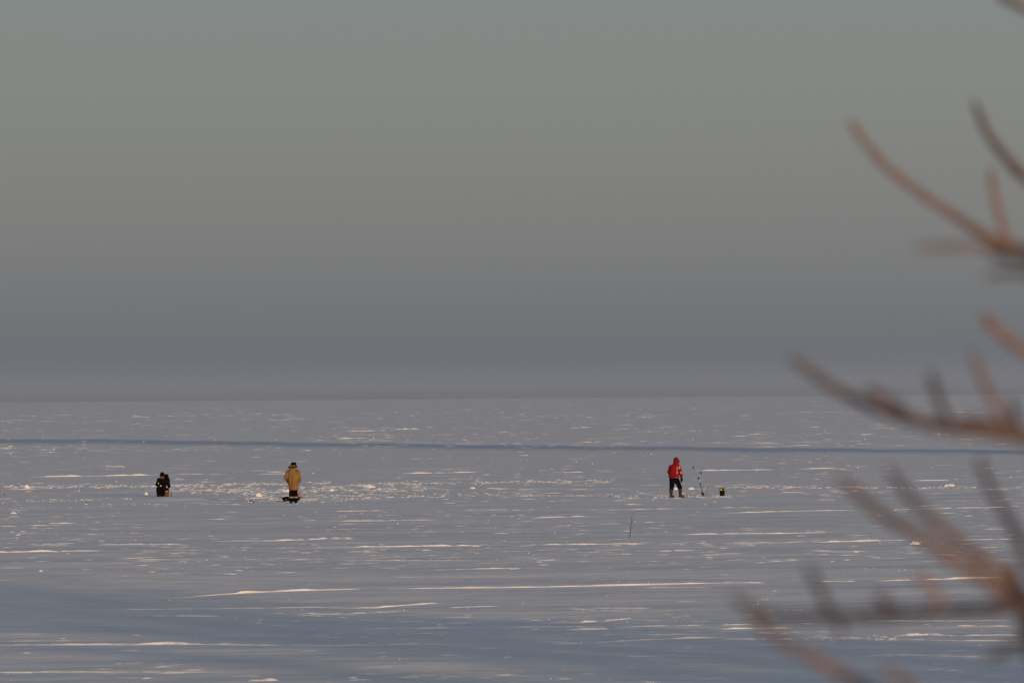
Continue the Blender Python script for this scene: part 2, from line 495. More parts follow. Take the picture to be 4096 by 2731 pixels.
ST = [
 ([(370,1367),(560,1357),(830,1348),(1180,1344),(1500,1338),(1760,1332)], 3.2, 1.1, [(0,1),(.1,1.2),(.3,1.0),(.45,.7),(.7,.8),(.85,1.2),(1,.6)]),
 ([(1879,1331),(1970,1330)], 2.6, 1.1, None), ([(2005,1330),(2100,1328),(2200,1326),(2345,1322)], 3.6, 1.1, None),
 ([(1654,1334),(1763,1334)], 2.2, 1.3, None),
 ([(58,1095),(250,1092),(375,1089)], 2.4, 1.2, None), ([(403,1088),(525,1088)], 1.6, 1.6, None), ([(590,1088),(705,1087)], 1.4, 1.5, None),
 ([(0,1208),(40,1208)], 1.8, 1.3, None), ([(62,1206),(116,1206)], 1.8, 1.3, None), ([(174,1225),(294,1224)], 1.9, 1.4, None),
 ([(215,1252),(330,1251),(441,1252)], 2.8, 1.2, None), ([(-60,1270),(100,1267),(240,1265)], 2.8, 1.3, None),
 ([(472,1241),(620,1240),(720,1236),(815,1232)], 3.2, 1.3, [(0,.4),(.5,.5),(.75,1),(1,1.1)]),
 ([(62,1251),(178,1246)], 2.0, 1.4, None), ([(239,1384),(500,1381),(804,1378)], 1.9, 1.6, [(0,.5),(.6,.7),(.8,1.2),(1,1)]),
 ([(342,1399),(513,1399)], 2.0, 1.4, None), ([(600,1391),(720,1390),(820,1391)], 2.6, 1.5, None), ([(680,1394),(760,1395)], 3.0, 1.5, None),
 ([(-80,1475),(90,1475),(250,1474),(400,1473),(600,1476),(810,1477)], 3.2, 1.2, [(0,.9),(.2,.7),(.35,1.1),(.5,1.6),(.62,.9),(.75,.5),(1,.3)]),
 ([(0,1463),(171,1460)], 1.6, 1.7, None), ([(-60,1544),(200,1544),(540,1543)], 2.2, 3.2, None), ([(120,1318),(330,1317)], 1.5, 3.0, None),
 ([(230,1288),(640,1286)], 1.5, 3.2, None),
 ([(746,1195),(880,1193),(1019,1190)], 1.5, 1.4, None), ([(1215,1187),(1371,1183)], 1.4, 1.4, None), ([(740,1235),(812,1235)], 3.0, 1.5, None),
 ([(760,1256),(875,1255),(1000,1253),(1121,1251)], 2.2, 1.2, None), ([(1190,1250),(1330,1249),(1500,1247)], 2.3, 1.2, None),
 ([(1558,1228),(1660,1227),(1760,1227)], 1.8, 1.3, None), ([(746,1288),(1121,1288)], 1.4, 2.4, None), ([(961,1312),(1262,1306)], 1.5, 2.4, None),
 ([(740,1380),(860,1379),(940,1374),(1020,1370)], 2.1, 1.3, [(0,.6),(.4,1),(.6,.6),(.8,1.4),(1,1.3)]), ([(700,1392),(800,1390),(925,1384)], 2.2, 2.0, None),
 ([(1030,1378),(1150,1375)], 1.5, 2.6, None), ([(1293,1379),(1390,1382),(1488,1386)], 1.8, 1.5, None), ([(1350,1378),(1500,1378)], 1.3, 2.0, None),
 ([(1315,1416),(1390,1410),(1455,1401)], 3.0, 1.4, None), ([(905,1427),(980,1427),(1060,1426)], 2.3, 1.4, [(0,.4),(.6,1),(1,1)]), ([(1137,1427),(1250,1427),(1400,1429)], 2.0, 1.4, None),
 ([(1400,1428),(1630,1424)], 1.4, 1.8, None), ([(1301,1438),(1350,1437),(1400,1435)], 3.4, 1.5, None),
 ([(746,1477),(850,1477),(960,1475),(1043,1477)], 3.6, 1.9, [(0,.3),(.4,1),(.6,1.1),(.7,.6),(1,.4)]),
 ([(1190,1478),(1330,1474),(1449,1468),(1560,1463),(1680,1459)], 2.6, 1.2, [(0,.5),(.4,.7),(.7,1.2),(1,.9)]), ([(1240,1471),(1315,1472)], 2.4, 1.8, None),
 ([(1480,1455),(1680,1448)], 1.6, 2.0, None),
 ([(1600,1080),(1700,1079),(1790,1078)], 1.7, 1.1, None), ([(1828,1077),(1930,1075)], 1.5, 1.3, None), ([(2094,1103),(2186,1102)], 1.9, 1.2, None),
 ([(1654,1165),(1750,1165)], 1.4, 1.3, None), ([(1654,1178),(1800,1174),(1978,1171)], 1.4, 1.4, None), ([(2000,1171),(2200,1167),(2352,1164)], 1.2, 1.4, None),
 ([(1654,1227),(1780,1227),(1900,1225)], 1.9, 1.3, None), ([(1654,1247),(1872,1246)], 1.4, 1.6, None), ([(1860,1246),(1980,1244),(2094,1242)], 3.0, 1.2, None),
 ([(2258,1219),(2330,1219)], 2.2, 1.2, None), ([(1780,1384),(1850,1387)], 2.0, 1.8, None), ([(1954,1415),(2150,1416),(2352,1415)], 1.5, 1.4, None),
 ([(2183,1427),(2250,1427),(2325,1428)], 2.4, 1.3, None), ([(2055,1463),(2200,1466),(2352,1468)], 2.6, 1.7, None), ([(2050,1453),(2130,1451),(2210,1453)], 3.4, 1.7, None),
 ([(2200,1453),(2352,1452)], 2.2, 2.0, None), ([(1850,1459),(1960,1461),(2070,1465)], 4.6, 1.3, None), ([(1654,1464),(1740,1464),(1845,1464)], 2.3, 1.2, None),
 ([(1640,1435),(1824,1431)], 2.0, 2.0, None), ([(1654,1424),(1730,1423)], 1.7, 1.8, None), ([(1970,1507),(2090,1505),(2180,1507),(2270,1508)], 3.2, 1.6, None),
 ([(913,1087),(1010,1085),(1108,1083)], 1.8, 1.1, None), ([(1290,1084),(1341,1083)], 1.4, 1.2, None), ([(1334,1171),(1440,1170),(1555,1167)], 1.8, 1.1, None),
 ([(767,1174),(883,1172)], 1.6, 1.3, None), ([(1060,1171),(1175,1170)], 1.2, 1.4, None), ([(1432,1158),(1481,1158)], 1.6, 1.3, None),
 ([(766,991),(840,990),(910,988)], 1.0, 1.1, None), ([(905,986),(965,985)], 1.6, 1.1, None), ([(1306,983),(1361,981)], 1.2, 1.1, None), ([(770,1007),(845,1006)], 1.4, 1.1, None),
 ([(2190,1242),(2352,1240)], 1.6, 1.4, None), ([(1480,1345),(1640,1345)], 1.2, 2.2, None), ([(2120,1279),(2200,1280)], 2.0, 1.6, None),
 ([(570,1565),(640,1563)], 3.6, 1.6, None), ([(0,1545),(80,1546)], 2.0, 2.2, None),
]
for pts, t, st, prof in ST:
    streak(pts, t, st, prof=prof)

# many smaller ones, more than anyone could count
def scatter(n, y0, y1, hmin, hmax, lmin, lmax, wid=0.125):
    for _ in range(n):
        y = 1 / random.uniform(1 / y1, 1 / y0)
        x = random.uniform(-wid, wid) * y
        if vnoise(x / 9 + 50, y / (y0 * .12) + 20) + 0.35 * vnoise(x / 3, y / 8) < random.uniform(-.55, .35): continue
        L = random.uniform(lmin, lmax) * random.choice((.5, .7, 1, 1, 1.6))
        a = random.gauss(0.12, 0.42)
        dx, dy = math.cos(a) * L / 2, math.sin(a) * L / 2
        k = random.uniform(-.15, .15) * L
        P = [Vector((x - dx, y - dy, 0)), Vector((x + k * .3, y + k, 0)), Vector((x + dx, y + dy, 0))]
        RG.add(P, random.uniform(hmin, hmax), random.choice((1.2, 1.8, 2.6, 4.0, 6.0, 9.0, 12.0)), 14, 0.9, step=max(L / 14, .05), taper=0.4)
scatter(700, 84, 150, .0025, .009, .08, .7)
scatter(1500, 150, 240, .003, .012, .1, .9)
scatter(1300, 240, 480, .005, .017, .2, 1.5)
scatter(2300, 480, 1100, .007, .026, .3, 2.6)
scatter(1500, 1100, 3600, .016, .050, 1.0, 5.0)
tag(mesh_obj('snow_crust_ridges', RG.v, RG.f, CRUST), 'low wind-cut ridges of snow crust catching warm low sun across the lake', 'snow', kind='stuff')

# ------------------------------------------------------------------ trampled snow: lumps and clods
_ico = bmesh.new(); bmesh.ops.create_icosphere(_ico, subdivisions=1, radius=1)
ICO1 = ([v.co.copy() for v in _ico.verts], [tuple(v.index for v in f.verts) for f in _ico.faces]); _ico.free()
_ico = bmesh.new(); bmesh.ops.create_icosphere(_ico, subdivisions=2, radius=1)
ICO2 = ([v.co.copy() for v in _ico.verts], [tuple(v.index for v in f.verts) for f in _ico.faces]); _ico.free()
LV = []; LF = []
LQ = []
def lump(x, y, z, r, rz, ico=ICO1):
    b = len(LV); a = random.uniform(0, 6.28); ca, sa = math.cos(a), math.sin(a); el = random.uniform(.7, 1.5)
    for v in ico[0]:
        k = random.uniform(.72, 1.25)
        vx, vy = v.x * el * k * r, v.y / el * k * r
        LV.append((x + vx * ca - vy * sa, y + vx * sa + vy * ca, z + rz * (v.z * k * .9 + .15)))
    LF.extend(tuple(i + b for i in f) for f in ico[1])
def lumps(n, pts, spread, r0, r1):
    """n clods strewn along a line of the 2352 view; spread in its pixels"""
    for _ in range(int(n * 2.0)):
        t = random.random() * (len(pts) - 1); i = int(t); f = t - i
        px = pts[i][0] * (1 - f) + pts[i + 1][0] * f; py = pts[i][1] * (1 - f) + pts[i + 1][1] * f + random.gauss(0, spread)
        if vnoise(px / 25 + 3, py / 3.0) < random.uniform(-.7, .5): continue
        p = a2(px, py); r = r0 * .6 + (r1 * 1.05 - r0 * .6) * random.random() ** 2.6
        LQ.append((p.x, p.y, r, r * random.uniform(.08, .32)))
lumps(1000, [(-30,1118),(150,1118),(300,1116),(420,1114),(560,1112),(760,1108)], 2.2, .04, .13)
lumps(950, [(380,1124),(520,1126),(640,1128),(800,1128),(980,1124)], 4.5, .04, .14)
lumps(700, [(560,1142),(660,1146),(760,1144),(900,1140)], 4.0, .03, .10)
lumps(650, [(740,1120),(900,1112),(1100,1108),(1250,1106),(1400,1106)], 2.6, .04, .12)
lumps(500, [(900,1140),(1100,1136),(1300,1138),(1480,1140),(1660,1138)], 3.2, .03, .10)
lumps(260, [(1500,1141),(1580,1142),(1680,1140)], 1.8, .03, .09)
lumps(420, [(1650,1122),(1780,1120),(1900,1120),(2060,1121),(2240,1119)], 1.3, .04, .12)
lumps(200, [(-20,1150),(80,1150),(200,1148),(300,1146)], 2.0, .03, .09)
lumps(150, [(0,1170),(300,1158),(480,1158)], 2.0, .02, .07)
lumps(160, [(200,1215),(330,1212),(520,1218),(900,1214),(1300,1208)], 2.0, .012, .05)
lumps(220, [(1840,1463),(1940,1461),(2060,1464)], 2.0, .015, .05)
lumps(120, [(1930,1310),(2150,1312)], 1.5, .01, .03)
lumps(40, [(1715,1385),(1745,1366),(1800,1345)], 1.6, .015, .035)     # footprint trail
lumps(60, [(1540,1405),(1580,1398)], 4.0, .015, .03)
lumps(60, [(1500,1238),(1420,1236),(1470,1232)], 1.5, .01, .035)
for (x_, y_, r_, rz_), z_ in zip(LQ, zg(np.array([q_[0] for q_ in LQ]), np.array([q_[1] for q_ in LQ]))): lump(x_, y_, float(z_), r_, rz_)
tag(mesh_obj('trampled_snow_clods', LV, LF, CRUST), 'kicked-up clods of trampled snow strewn around the fishermen', 'snow', kind='stuff')

# tiny ice crystals that catch the sun
GV = []; GF = []
for _ in range(750):
    y = 1 / random.uniform(1 / 700, 1 / 84); x = random.uniform(-.125, .125) * y
    r = y * (3.5e-5 + 7.5e-5 * random.random() ** 3); z = zg1(x, y) + r * .8; b = len(GV)
    t = random.uniform(-.5, .5)
    for v in ((-r, 0, 0), (0, -r * .8, -r), (r, 0, 0), (0, -r * .3, r * 1.2), (0, r, 0)):
        GV.append((x + v[0] + t * v[2], y + v[1], z + v[2]))
    GF.extend(tuple(i + b for i in f) for f in ((0, 1, 3), (1, 2, 3), (2, 4, 3), (4, 0, 3), (0, 4, 1), (1, 4, 2)))
tag(mesh_obj('ice_crystals', GV, GF, pmat('ice_crystal', (.95, .94, .92), .25, spec=.8)), 'tiny ice crystals glinting all over the snow', 'ice', kind='stuff')

# single heaps of snow large enough to point at
def heap(px, py, w, h, label, seed):
    r = random.Random(seed); p = a2(px, py); k = S * p.y / FPX
    o = empty('snow_heap', (p.x, p.y, zg1(p.x, p.y)), label, 'snow heap', 'small heaps of snow on the ice')
    vs = []; W, H = w * k / 2 * .9, h * k * .75
    n, m = 18, 6; ph = r.uniform(0, 50)
    for j in range(m + 1):
        f = j / m
        for i in range(n):
            a = 2 * math.pi * i / n
            rr = (math.cos(f * math.pi / 2) ** .75 + .02) * (1 + .3 * float(vnoise(np.array([a * 1.6 + ph]), np.array([f * 3 + ph]))[0]))
            zz = H * math.sin(f * math.pi / 2) ** 1.15 * (1 + .30 * float(vnoise(np.array([a * 1.2 + ph + 9]), np.array([f * 4]))[0])) - (.03 if j == 0 else 0)
            vs.append((W * rr * math.cos(a), W * .8 * rr * math.sin(a), zz))
    fs = [(j * n + i, j * n + (i + 1) % n, (j + 1) * n + (i + 1) % n, (j + 1) * n + i) for j in range(m) for i in range(n)]
    mesh_obj('mound', vs, fs, CRUST, o, False)
heap(2101, 1251, 24, 8, 'little snow heap behind the blurred twigs, low on the right', 1)
heap(31, 1152 + 27, 17, 4.5, 'flat rounded snow heap near the left edge, below the trampled snow', 2)
heap(336, 1137, 9, 7, 'small snow heap just left of the seated fisherman', 3)
heap(62, 1120, 15, 9, 'rounded snow heap in the trampled snow near the left edge', 4)
heap(594, 1141, 16, 9, 'snow heap halfway between the seated fisherman and the tan coat', 5)
heap(660, 1131, 18, 7, 'broad snow heap left of the tan coat, back in the trampled snow', 6)
heap(761, 1129, 14, 6, 'broad low snow heap right of the tan coat', 7)
heap(849, 1121, 26, 7, 'largest snow heap right of the tan coat, in the back row', 8)
heap(1085, 1124, 14, 5, 'lone snow heap mid-way between tan coat and red jacket', 9)
heap(2181, 1116, 24, 6, 'snow heap far right among the twigs, in line with the trampled snow', 10)
heap(94, 1331, 10, 4, 'tiny snow heap at lower left above the shaded hollow', 11)
heap(1551, 1126, 11, 7, 'snow heap seen between the legs of the person in red', 12)
heap(1586, 1125, 20, 5, 'snow heap between the red-jacketed person and the ice auger', 13)

# ------------------------------------------------------------------ materials of the things
BLACK = pmat('black_cloth', (.0035, .0033, .004), .9, .3, 30, .3, spec=.06)
NAVY = pmat('dark_navy_cloth', (.003, .0033, .0065), .9, .3, 30, .3, spec=.06)
RED = pmat('red_nylon', (.205, .0045, .0075), .75, .4, 9, .3, 4, spec=.12)
TAN = pmat('tan_sheepskin', (.245, .138, .055), .95, .5, 12, .25, 5, color2=(.155, .080, .030), spec=.05)
TANLT = pmat('pale_fleece', (.27, .165, .075), .95, .6, 40, .25, 12)
FUR = pmat('dark_brown_fur', (.075, .030, .010), .95, .8, 50, .4, 20)
FELT = pmat('brown_felt', (.042, .029, .018), .95, .5, 25, .25, 8)
RUBBER = pmat('dark_rubber', (.020, .015, .011), .6)
SKIN = pmat('skin', (.26, .105, .055), .6, .1, 40, .12, 10)
REFL = pmat('reflective_tape', (.58, .53, .42), .4)
REFD = pmat('dull_reflective_tape', (.26, .22, .13), .5)
CREAM = pmat('cream_print', (.46, .28, .20), .7)
BOXM = pmat('orange_brown_plastic', (.13, .032, .011), .5, .1, 12, .2)
ORANGE = pmat('red_orange_plastic', (.62, .060, .022), .35)
PLAST = pmat('black_plastic', (.006, .006, .007), .5, spec=.1)
BPLAST = pmat('charcoal_plastic', (.007, .008, .006), .5, .1, 10, .2, spec=.1)
YEL = pmat('yellow_panel', (.62, .52, .060), .5)
STEEL = pmat('pale_steel', (.50, .48, .46), .4, metallic=.3)
DSTEEL = pmat('dark_steel', (.022, .022, .024), .6, spec=.2)
WOODM = pmat('pale_wood', (.58, .46, .33), .7, .2, 20, .2)
REDP = pmat('red_plastic', (.50, .030, .025), .4)
GREEN = pmat('dark_green_plastic', (.010, .075, .050), .35)
ROPE = pmat('grey_rope', (.20, .16, .14), .9)
WHITE = pmat('white_plastic', (.75, .73, .68), .45)
BARK = pmat('red_brown_bark', (.225, .150, .120), .9, .5, 30, .3, 4.0, color2=(.075, .060, .066), spec=.1, lo=.33, hi=.55)  # dark bluish patches put the shaded stretches of twig into the colour
SHADE_BARK = pmat('shaded_bark', (.098, .078, .078), .9, .5, 30, .3, 5.0, color2=(.045, .041, .050), spec=.1)  # darker, greyer copy of the bark: shade on these twigs painted in
EYE = pmat('eye', (.02, .015, .012), .2)

def frame(px, py):
    """base point of a thing and metres per photo pixel there"""
    p = at(px, py)
    return Vector((p.x, p.y, zg1(p.x, p.y))), p.y / FPX

def head(mb, c, f, s=1.0):
    """head with brow, nose, mouth, chin and ears; f = way it looks"""
    c = Vector(c); f = Vector(f).normalized(); side = f.cross(Vector((0, 0, 1))).normalized(); up = side.cross(f)
    rot = Matrix((side, f, up)).transposed()
    P = lambda a, b, d: c + side * a * s + f * b * s + up * d * s
    mb.ell(c, (.078 * s, .098 * s, .115 * s), rot=rot)
    mb.ell(P(0, .03, -.065), (.058 * s, .06 * s, .06 * s), rot=rot)
    mb.ell(P(0, .075, -.105), (.026 * s, .022 * s, .02 * s), rot=rot)
    mb.ell(P(0, .098, -.02), (.016 * s, .026 * s, .032 * s), rot=rot)
    mb.ell(P(0, .082, .022), (.056 * s, .020 * s, .014 * s), rot=rot)
    mb.ell(P(0, .086, -.066), (.028 * s, .014 * s, .010 * s), rot=rot)
    for k in (-1, 1):
        mb.ell(P(k * .08, -.005, -.01), (.012 * s, .022 * s, .034 * s), rot=rot)
        mb.ell(P(k * .042, .06, -.035), (.024 * s, .024 * s, .024 * s), rot=rot)
    return [P(k * .032, .088, .003) for k in (-1, 1)]

def hand(mb, w, d, n, r=1.0, curl=.5, thumb=1):
    """palm, four unequal bent fingers and a thumb; w wrist, d along the hand, n palm normal"""
    w = Vector(w); d = Vector(d).normalized(); n = Vector(n); n = (n - d * n.dot(d)).normalized(); s = d.cross(n)
    rot = Matrix((s, d, n)).transposed()
    mb.ell(w + d * .045, (.042 * r, .055 * r, .018 * r), rot=rot)
    for i, L in enumerate((.068, .078, .072, .056)):
        o = w + d * .085 + s * (.03 - .02 * i) * thumb
        a = o + d * L * .45 + n * L * .12 * curl; b = a + (d * (1 - curl * .5) + n * curl).normalized() * L * .32
        e = b + (d * (1 - curl) + n * curl * 1.2).normalized() * L * .26
        mb.caps([o, a, b, e], [.0105 * r, .0098 * r, .009 * r, .008 * r], 8)
    o = w + d * .02 + s * .034 * thumb
    mb.caps([o, o + (s * thumb + d * .8).normalized() * .036, o + (s * .55 * thumb + d).normalized() * .066 + n * .015], [.013 * r, .011 * r, .0095 * r], 8)

def boot(name, a_top, ankle, toe, r_top, mat, parent, sole_mat, r_ank=.062):
    a_top, ankle, toe = Vector(a_top), Vector(ankle), Vector(toe)
    mb = MB()
    mb.caps([a_top, a_top.lerp(ankle, .6), ankle], [r_top, r_top * .88, r_ank])
    heel = Vector((ankle.x, ankle.y, .055)); dirn = (Vector((toe.x, toe.y, 0)) - Vector((ankle.x, ankle.y, 0))).normalized()
    hb = heel - dirn * .03
    mb.caps([hb, heel + dirn * .07, Vector((toe.x, toe.y, .042))], [.055, .053, .043])
    mb.caps([ankle, heel], [r_ank, .058])
    o = mb.skin(name, mat, parent, .013, 2, clip_z=.012)
    sm = MB(); side = dirn.cross(Vector((0, 0, 1)))
    n = 14; L = (Vector((toe.x, toe.y, 0)) - Vector((hb.x, hb.y, 0))).length
    mid = Vector((hb.x, hb.y, 0)) + dirn * L / 2
    ring = []
    for z in (0, .035):
        for k in range(n):
            a = 2 * math.pi * k / n
            ring.append(mid + dirn * (L / 2 + .052) * math.cos(a) + side * (.056) * math.sin(a) + Vector((0, 0, z)))
    fs = [(k, (k + 1) % n, n + (k + 1) % n, n + k) for k in range(n)] + [tuple(reversed(range(n))), tuple(range(n, 2 * n))]
    sm.add(ring, fs).build('sole', sole_mat, o, False)
    return o

def hood_shell(name, c, r, f, mat, parent, cut=.62, thick=.022, drop=.35):
    """an open hood: an ellipsoid shell with its opening towards f"""
    c = Vector(c); f = Vector(f).normalized()
    bm = bmesh.new(); bmesh.ops.create_icosphere(bm, subdivisions=4, radius=1)
    for v in bm.verts:
        k = max(0, v.co.dot(f))
        v.co = v.co * (1 + .10 * k)
    dele = [fc for fc in bm.faces if fc.calc_center_median().normalized().dot((f - Vector((0, 0, drop))).normalized()) > cut]
    bmesh.ops.delete(bm, geom=dele, context='FACES')
    for v in bm.verts:
        v.co = Vector((v.co.x * r[0], v.co.y * r[1], v.co.z * r[2])) + c
    bmesh.ops.recalc_face_normals(bm, faces=bm.faces)
    bmesh.ops.solidify(bm, geom=list(bm.faces), thickness=thick)
    me = bpy.data.meshes.new(name); bm.to_mesh(me); bm.free()
    me.polygons.foreach_set('use_smooth', [True] * len(me.polygons)); me.materials.append(mat)
    o = bpy.data.objects.new(name, me); COL.objects.link(o); o.parent = parent
    return o

# ------------------------------------------------------------------ person in the red jacket
def person_red():
    loc, k = frame(2620 + 555 * .14456, 1989.5)
    m = .14456 * k
    q = lambda zx, zy, y=0.0: Vector(((zx - 555) * m, y, (1312 - zy) * m))
    F = Vector((.75, .66, -.12))
    shL, shR = q(445, 455), q(662, 450)
    elL, elR = q(392, 605, -.02), q(712, 610, .0)
    wrL, wrR = q(440, 700, .22), q(738, 735, .03)
    hipL, hipR = q(478, 830), q(600, 830)
    knL, knR = q(468, 1010, .02), q(685, 1010, .03)
    anL, anR = q(447, 1235, 0), q(704, 1235, .02)
    toeL, toeR = q(520, 1290, .09), q(795, 1290, .10)
    hc = q(600, 300, .02)
    b = MB()
    eyes = head(b, hc, F)
    b.caps([hc - Vector((.01, .01, .09)), q(572, 420)], [.055, .06])
    b.loft([(q(530, 0).x, 0, .86 , .15, .10), (q(535, 0).x, 0, 1.05, .14, .10), (q(550, 0).x, 0, 1.28, .16, .11), (q(556, 0).x, 0, 1.38, .12, .08)])
    for sh, el, wr, d in ((shL, elL, wrL, 1), (shR, elR, wrR, -1)):
        b.caps([sh, el, wr], [.055, .045, .032])
    hand(b, wrR, (-.02, .03, -1), (-.3, .95, 0), .9, .35, 1)
    hand(b, wrL, (.5, .85, .1), (.7, -.5, -.2), .9, .6, -1)
    b.caps([hipL, hipR], [.10, .10])
    b.caps([hipL, knL, anL], [.085, .062, .045]); b.caps([hipR, knR, anR], [.085, .062, .045])
    b.caps([anL.copy(), toeL + Vector((0, 0, .02))], [.04, .032]); b.caps([anR.copy(), toeR + Vector((0, 0, .02))], [.04, .032])
    p = b.skin('person', SKIN, None, .014, 2)
    p.location = loc
    tag(p, 'standing person seen from behind in hooded red jacket, black trousers and brown felt boots', 'person', 'people fishing on the ice')
    for x in eyes: MB().ell(x, (.011, .011, .011), 10, 6).build('eye', EYE, p)
    j = MB()
    j.loft([(q(528, 0).x, .0, q(0, 772).z, .222, .150), (q(526, 0).x, 0, q(0, 700).z, .222, .155), (q(528, 0).x, 0, q(0, 600).z, .212, .155), (q(540, 0).x, 0, q(0, 500).z, .205, .150),
            (q(552, 0).x, 0, q(0, 430).z, .185, .135), (q(565, 0).x, 0, q(0, 395).z, .13, .11), (q(582, 0).x, 0, q(0, 350).z, .085, .085)], power=2.5)
    j.caps([shL, elL, wrL], [.083, .080, .060]); j.caps([shR, shR.lerp(elR, .5), elR, wrR], [.083, .082, .076, .062])
    jo = j.skin('jacket', RED, p, .012, 3, fold=.013)
    hd = MB(); hd.ell(q(592, 290, .0), (.122, .14, .150)); hd.ell(q(628, 312, .04), (.105, .12, .105)); hd.ell(q(600, 250, .0), (.09, .11, .085)); hd.ell(q(575, 345, -.01), (.105, .11, .10)); hd.ell(q(655, 318, .08), (.065, .07, .07))
    hd.skin('hood', RED, jo, .012, 2, fold=.010)
    cl = MB(); cl.loft([(q(578, 0).x, .01, q(0, 395).z, .125, .115), (q(590, 0).x, .01, q(0, 350).z, .105, .11)]); cl.skin('collar', RED, jo, .013, 2)
    z = lambda zy: (1312 - zy) * m
    x = lambda zx: (zx - 555) * m
    def band(x0, x1, y0, y1, slant=0.0):
        return lambda c, n: n.y < .15 and x(x0) <= c.x + slant * (c.z - z(y0)) <= x(x1) and z(y1) <= c.z <= z(y0)
    patch(jo, band(660, 700, 448, 515, -.0), CREAM, 'sleeve_patch', jo)
    patch(jo, band(696, 742, 600, 648), CREAM, 'sleeve_patch', jo)
    patch(jo, band(600, 626, 590, 655), CREAM, 'back_panel', jo)
    patch(jo, band(606, 622, 455, 575, .06), CREAM, 'piping', jo)
    patch(jo, band(580, 606, 748, 766), CREAM, 'hem_tab', jo)
    t = MB()
    t.caps([q(490, 800), q(575, 800)], [.145, .145])
    t.caps([hipL, knL, q(455, 1060)], [.128, .098, .088]); t.caps([hipR, knR, q(694, 1055, .02)], [.128, .100, .088])
    t.caps([q(462, 1030, .02), q(458, 1062)], [.098, .094]); t.caps([q(690, 1025, .02), q(694, 1055, .02)], [.098, .094])
    t.skin('trousers', NAVY, p, .014, 3, fold=.010)
    boot('boot', q(446, 1085, 0), anL, toeL, .086, FELT, p, RUBBER)
    boot('boot', q(697, 1075, .02), anR, toeR, .086, FELT, p, RUBBER)
    g = MB(); hand(g, wrR + Vector((0, 0, -.075)), (-.03, .04, -1), (-.3, .95, 0), 1.35, .3, 1)
    g.caps([wrR + Vector((0, 0, .0)), wrR + Vector((0, 0, -.09))], [.048, .046])
    g.skin('glove', BLACK, p, .010, 2)
    g = MB(); hand(g, wrL, (.5, .85, .1), (.7, -.5, -.2), 1.25, .6, -1); g.caps([wrL - Vector((.02, .03, 0)), wrL + Vector((.02, .03, 0))], [.045, .04])
    g.skin('glove', BLACK, p, .010, 2)
person_red()

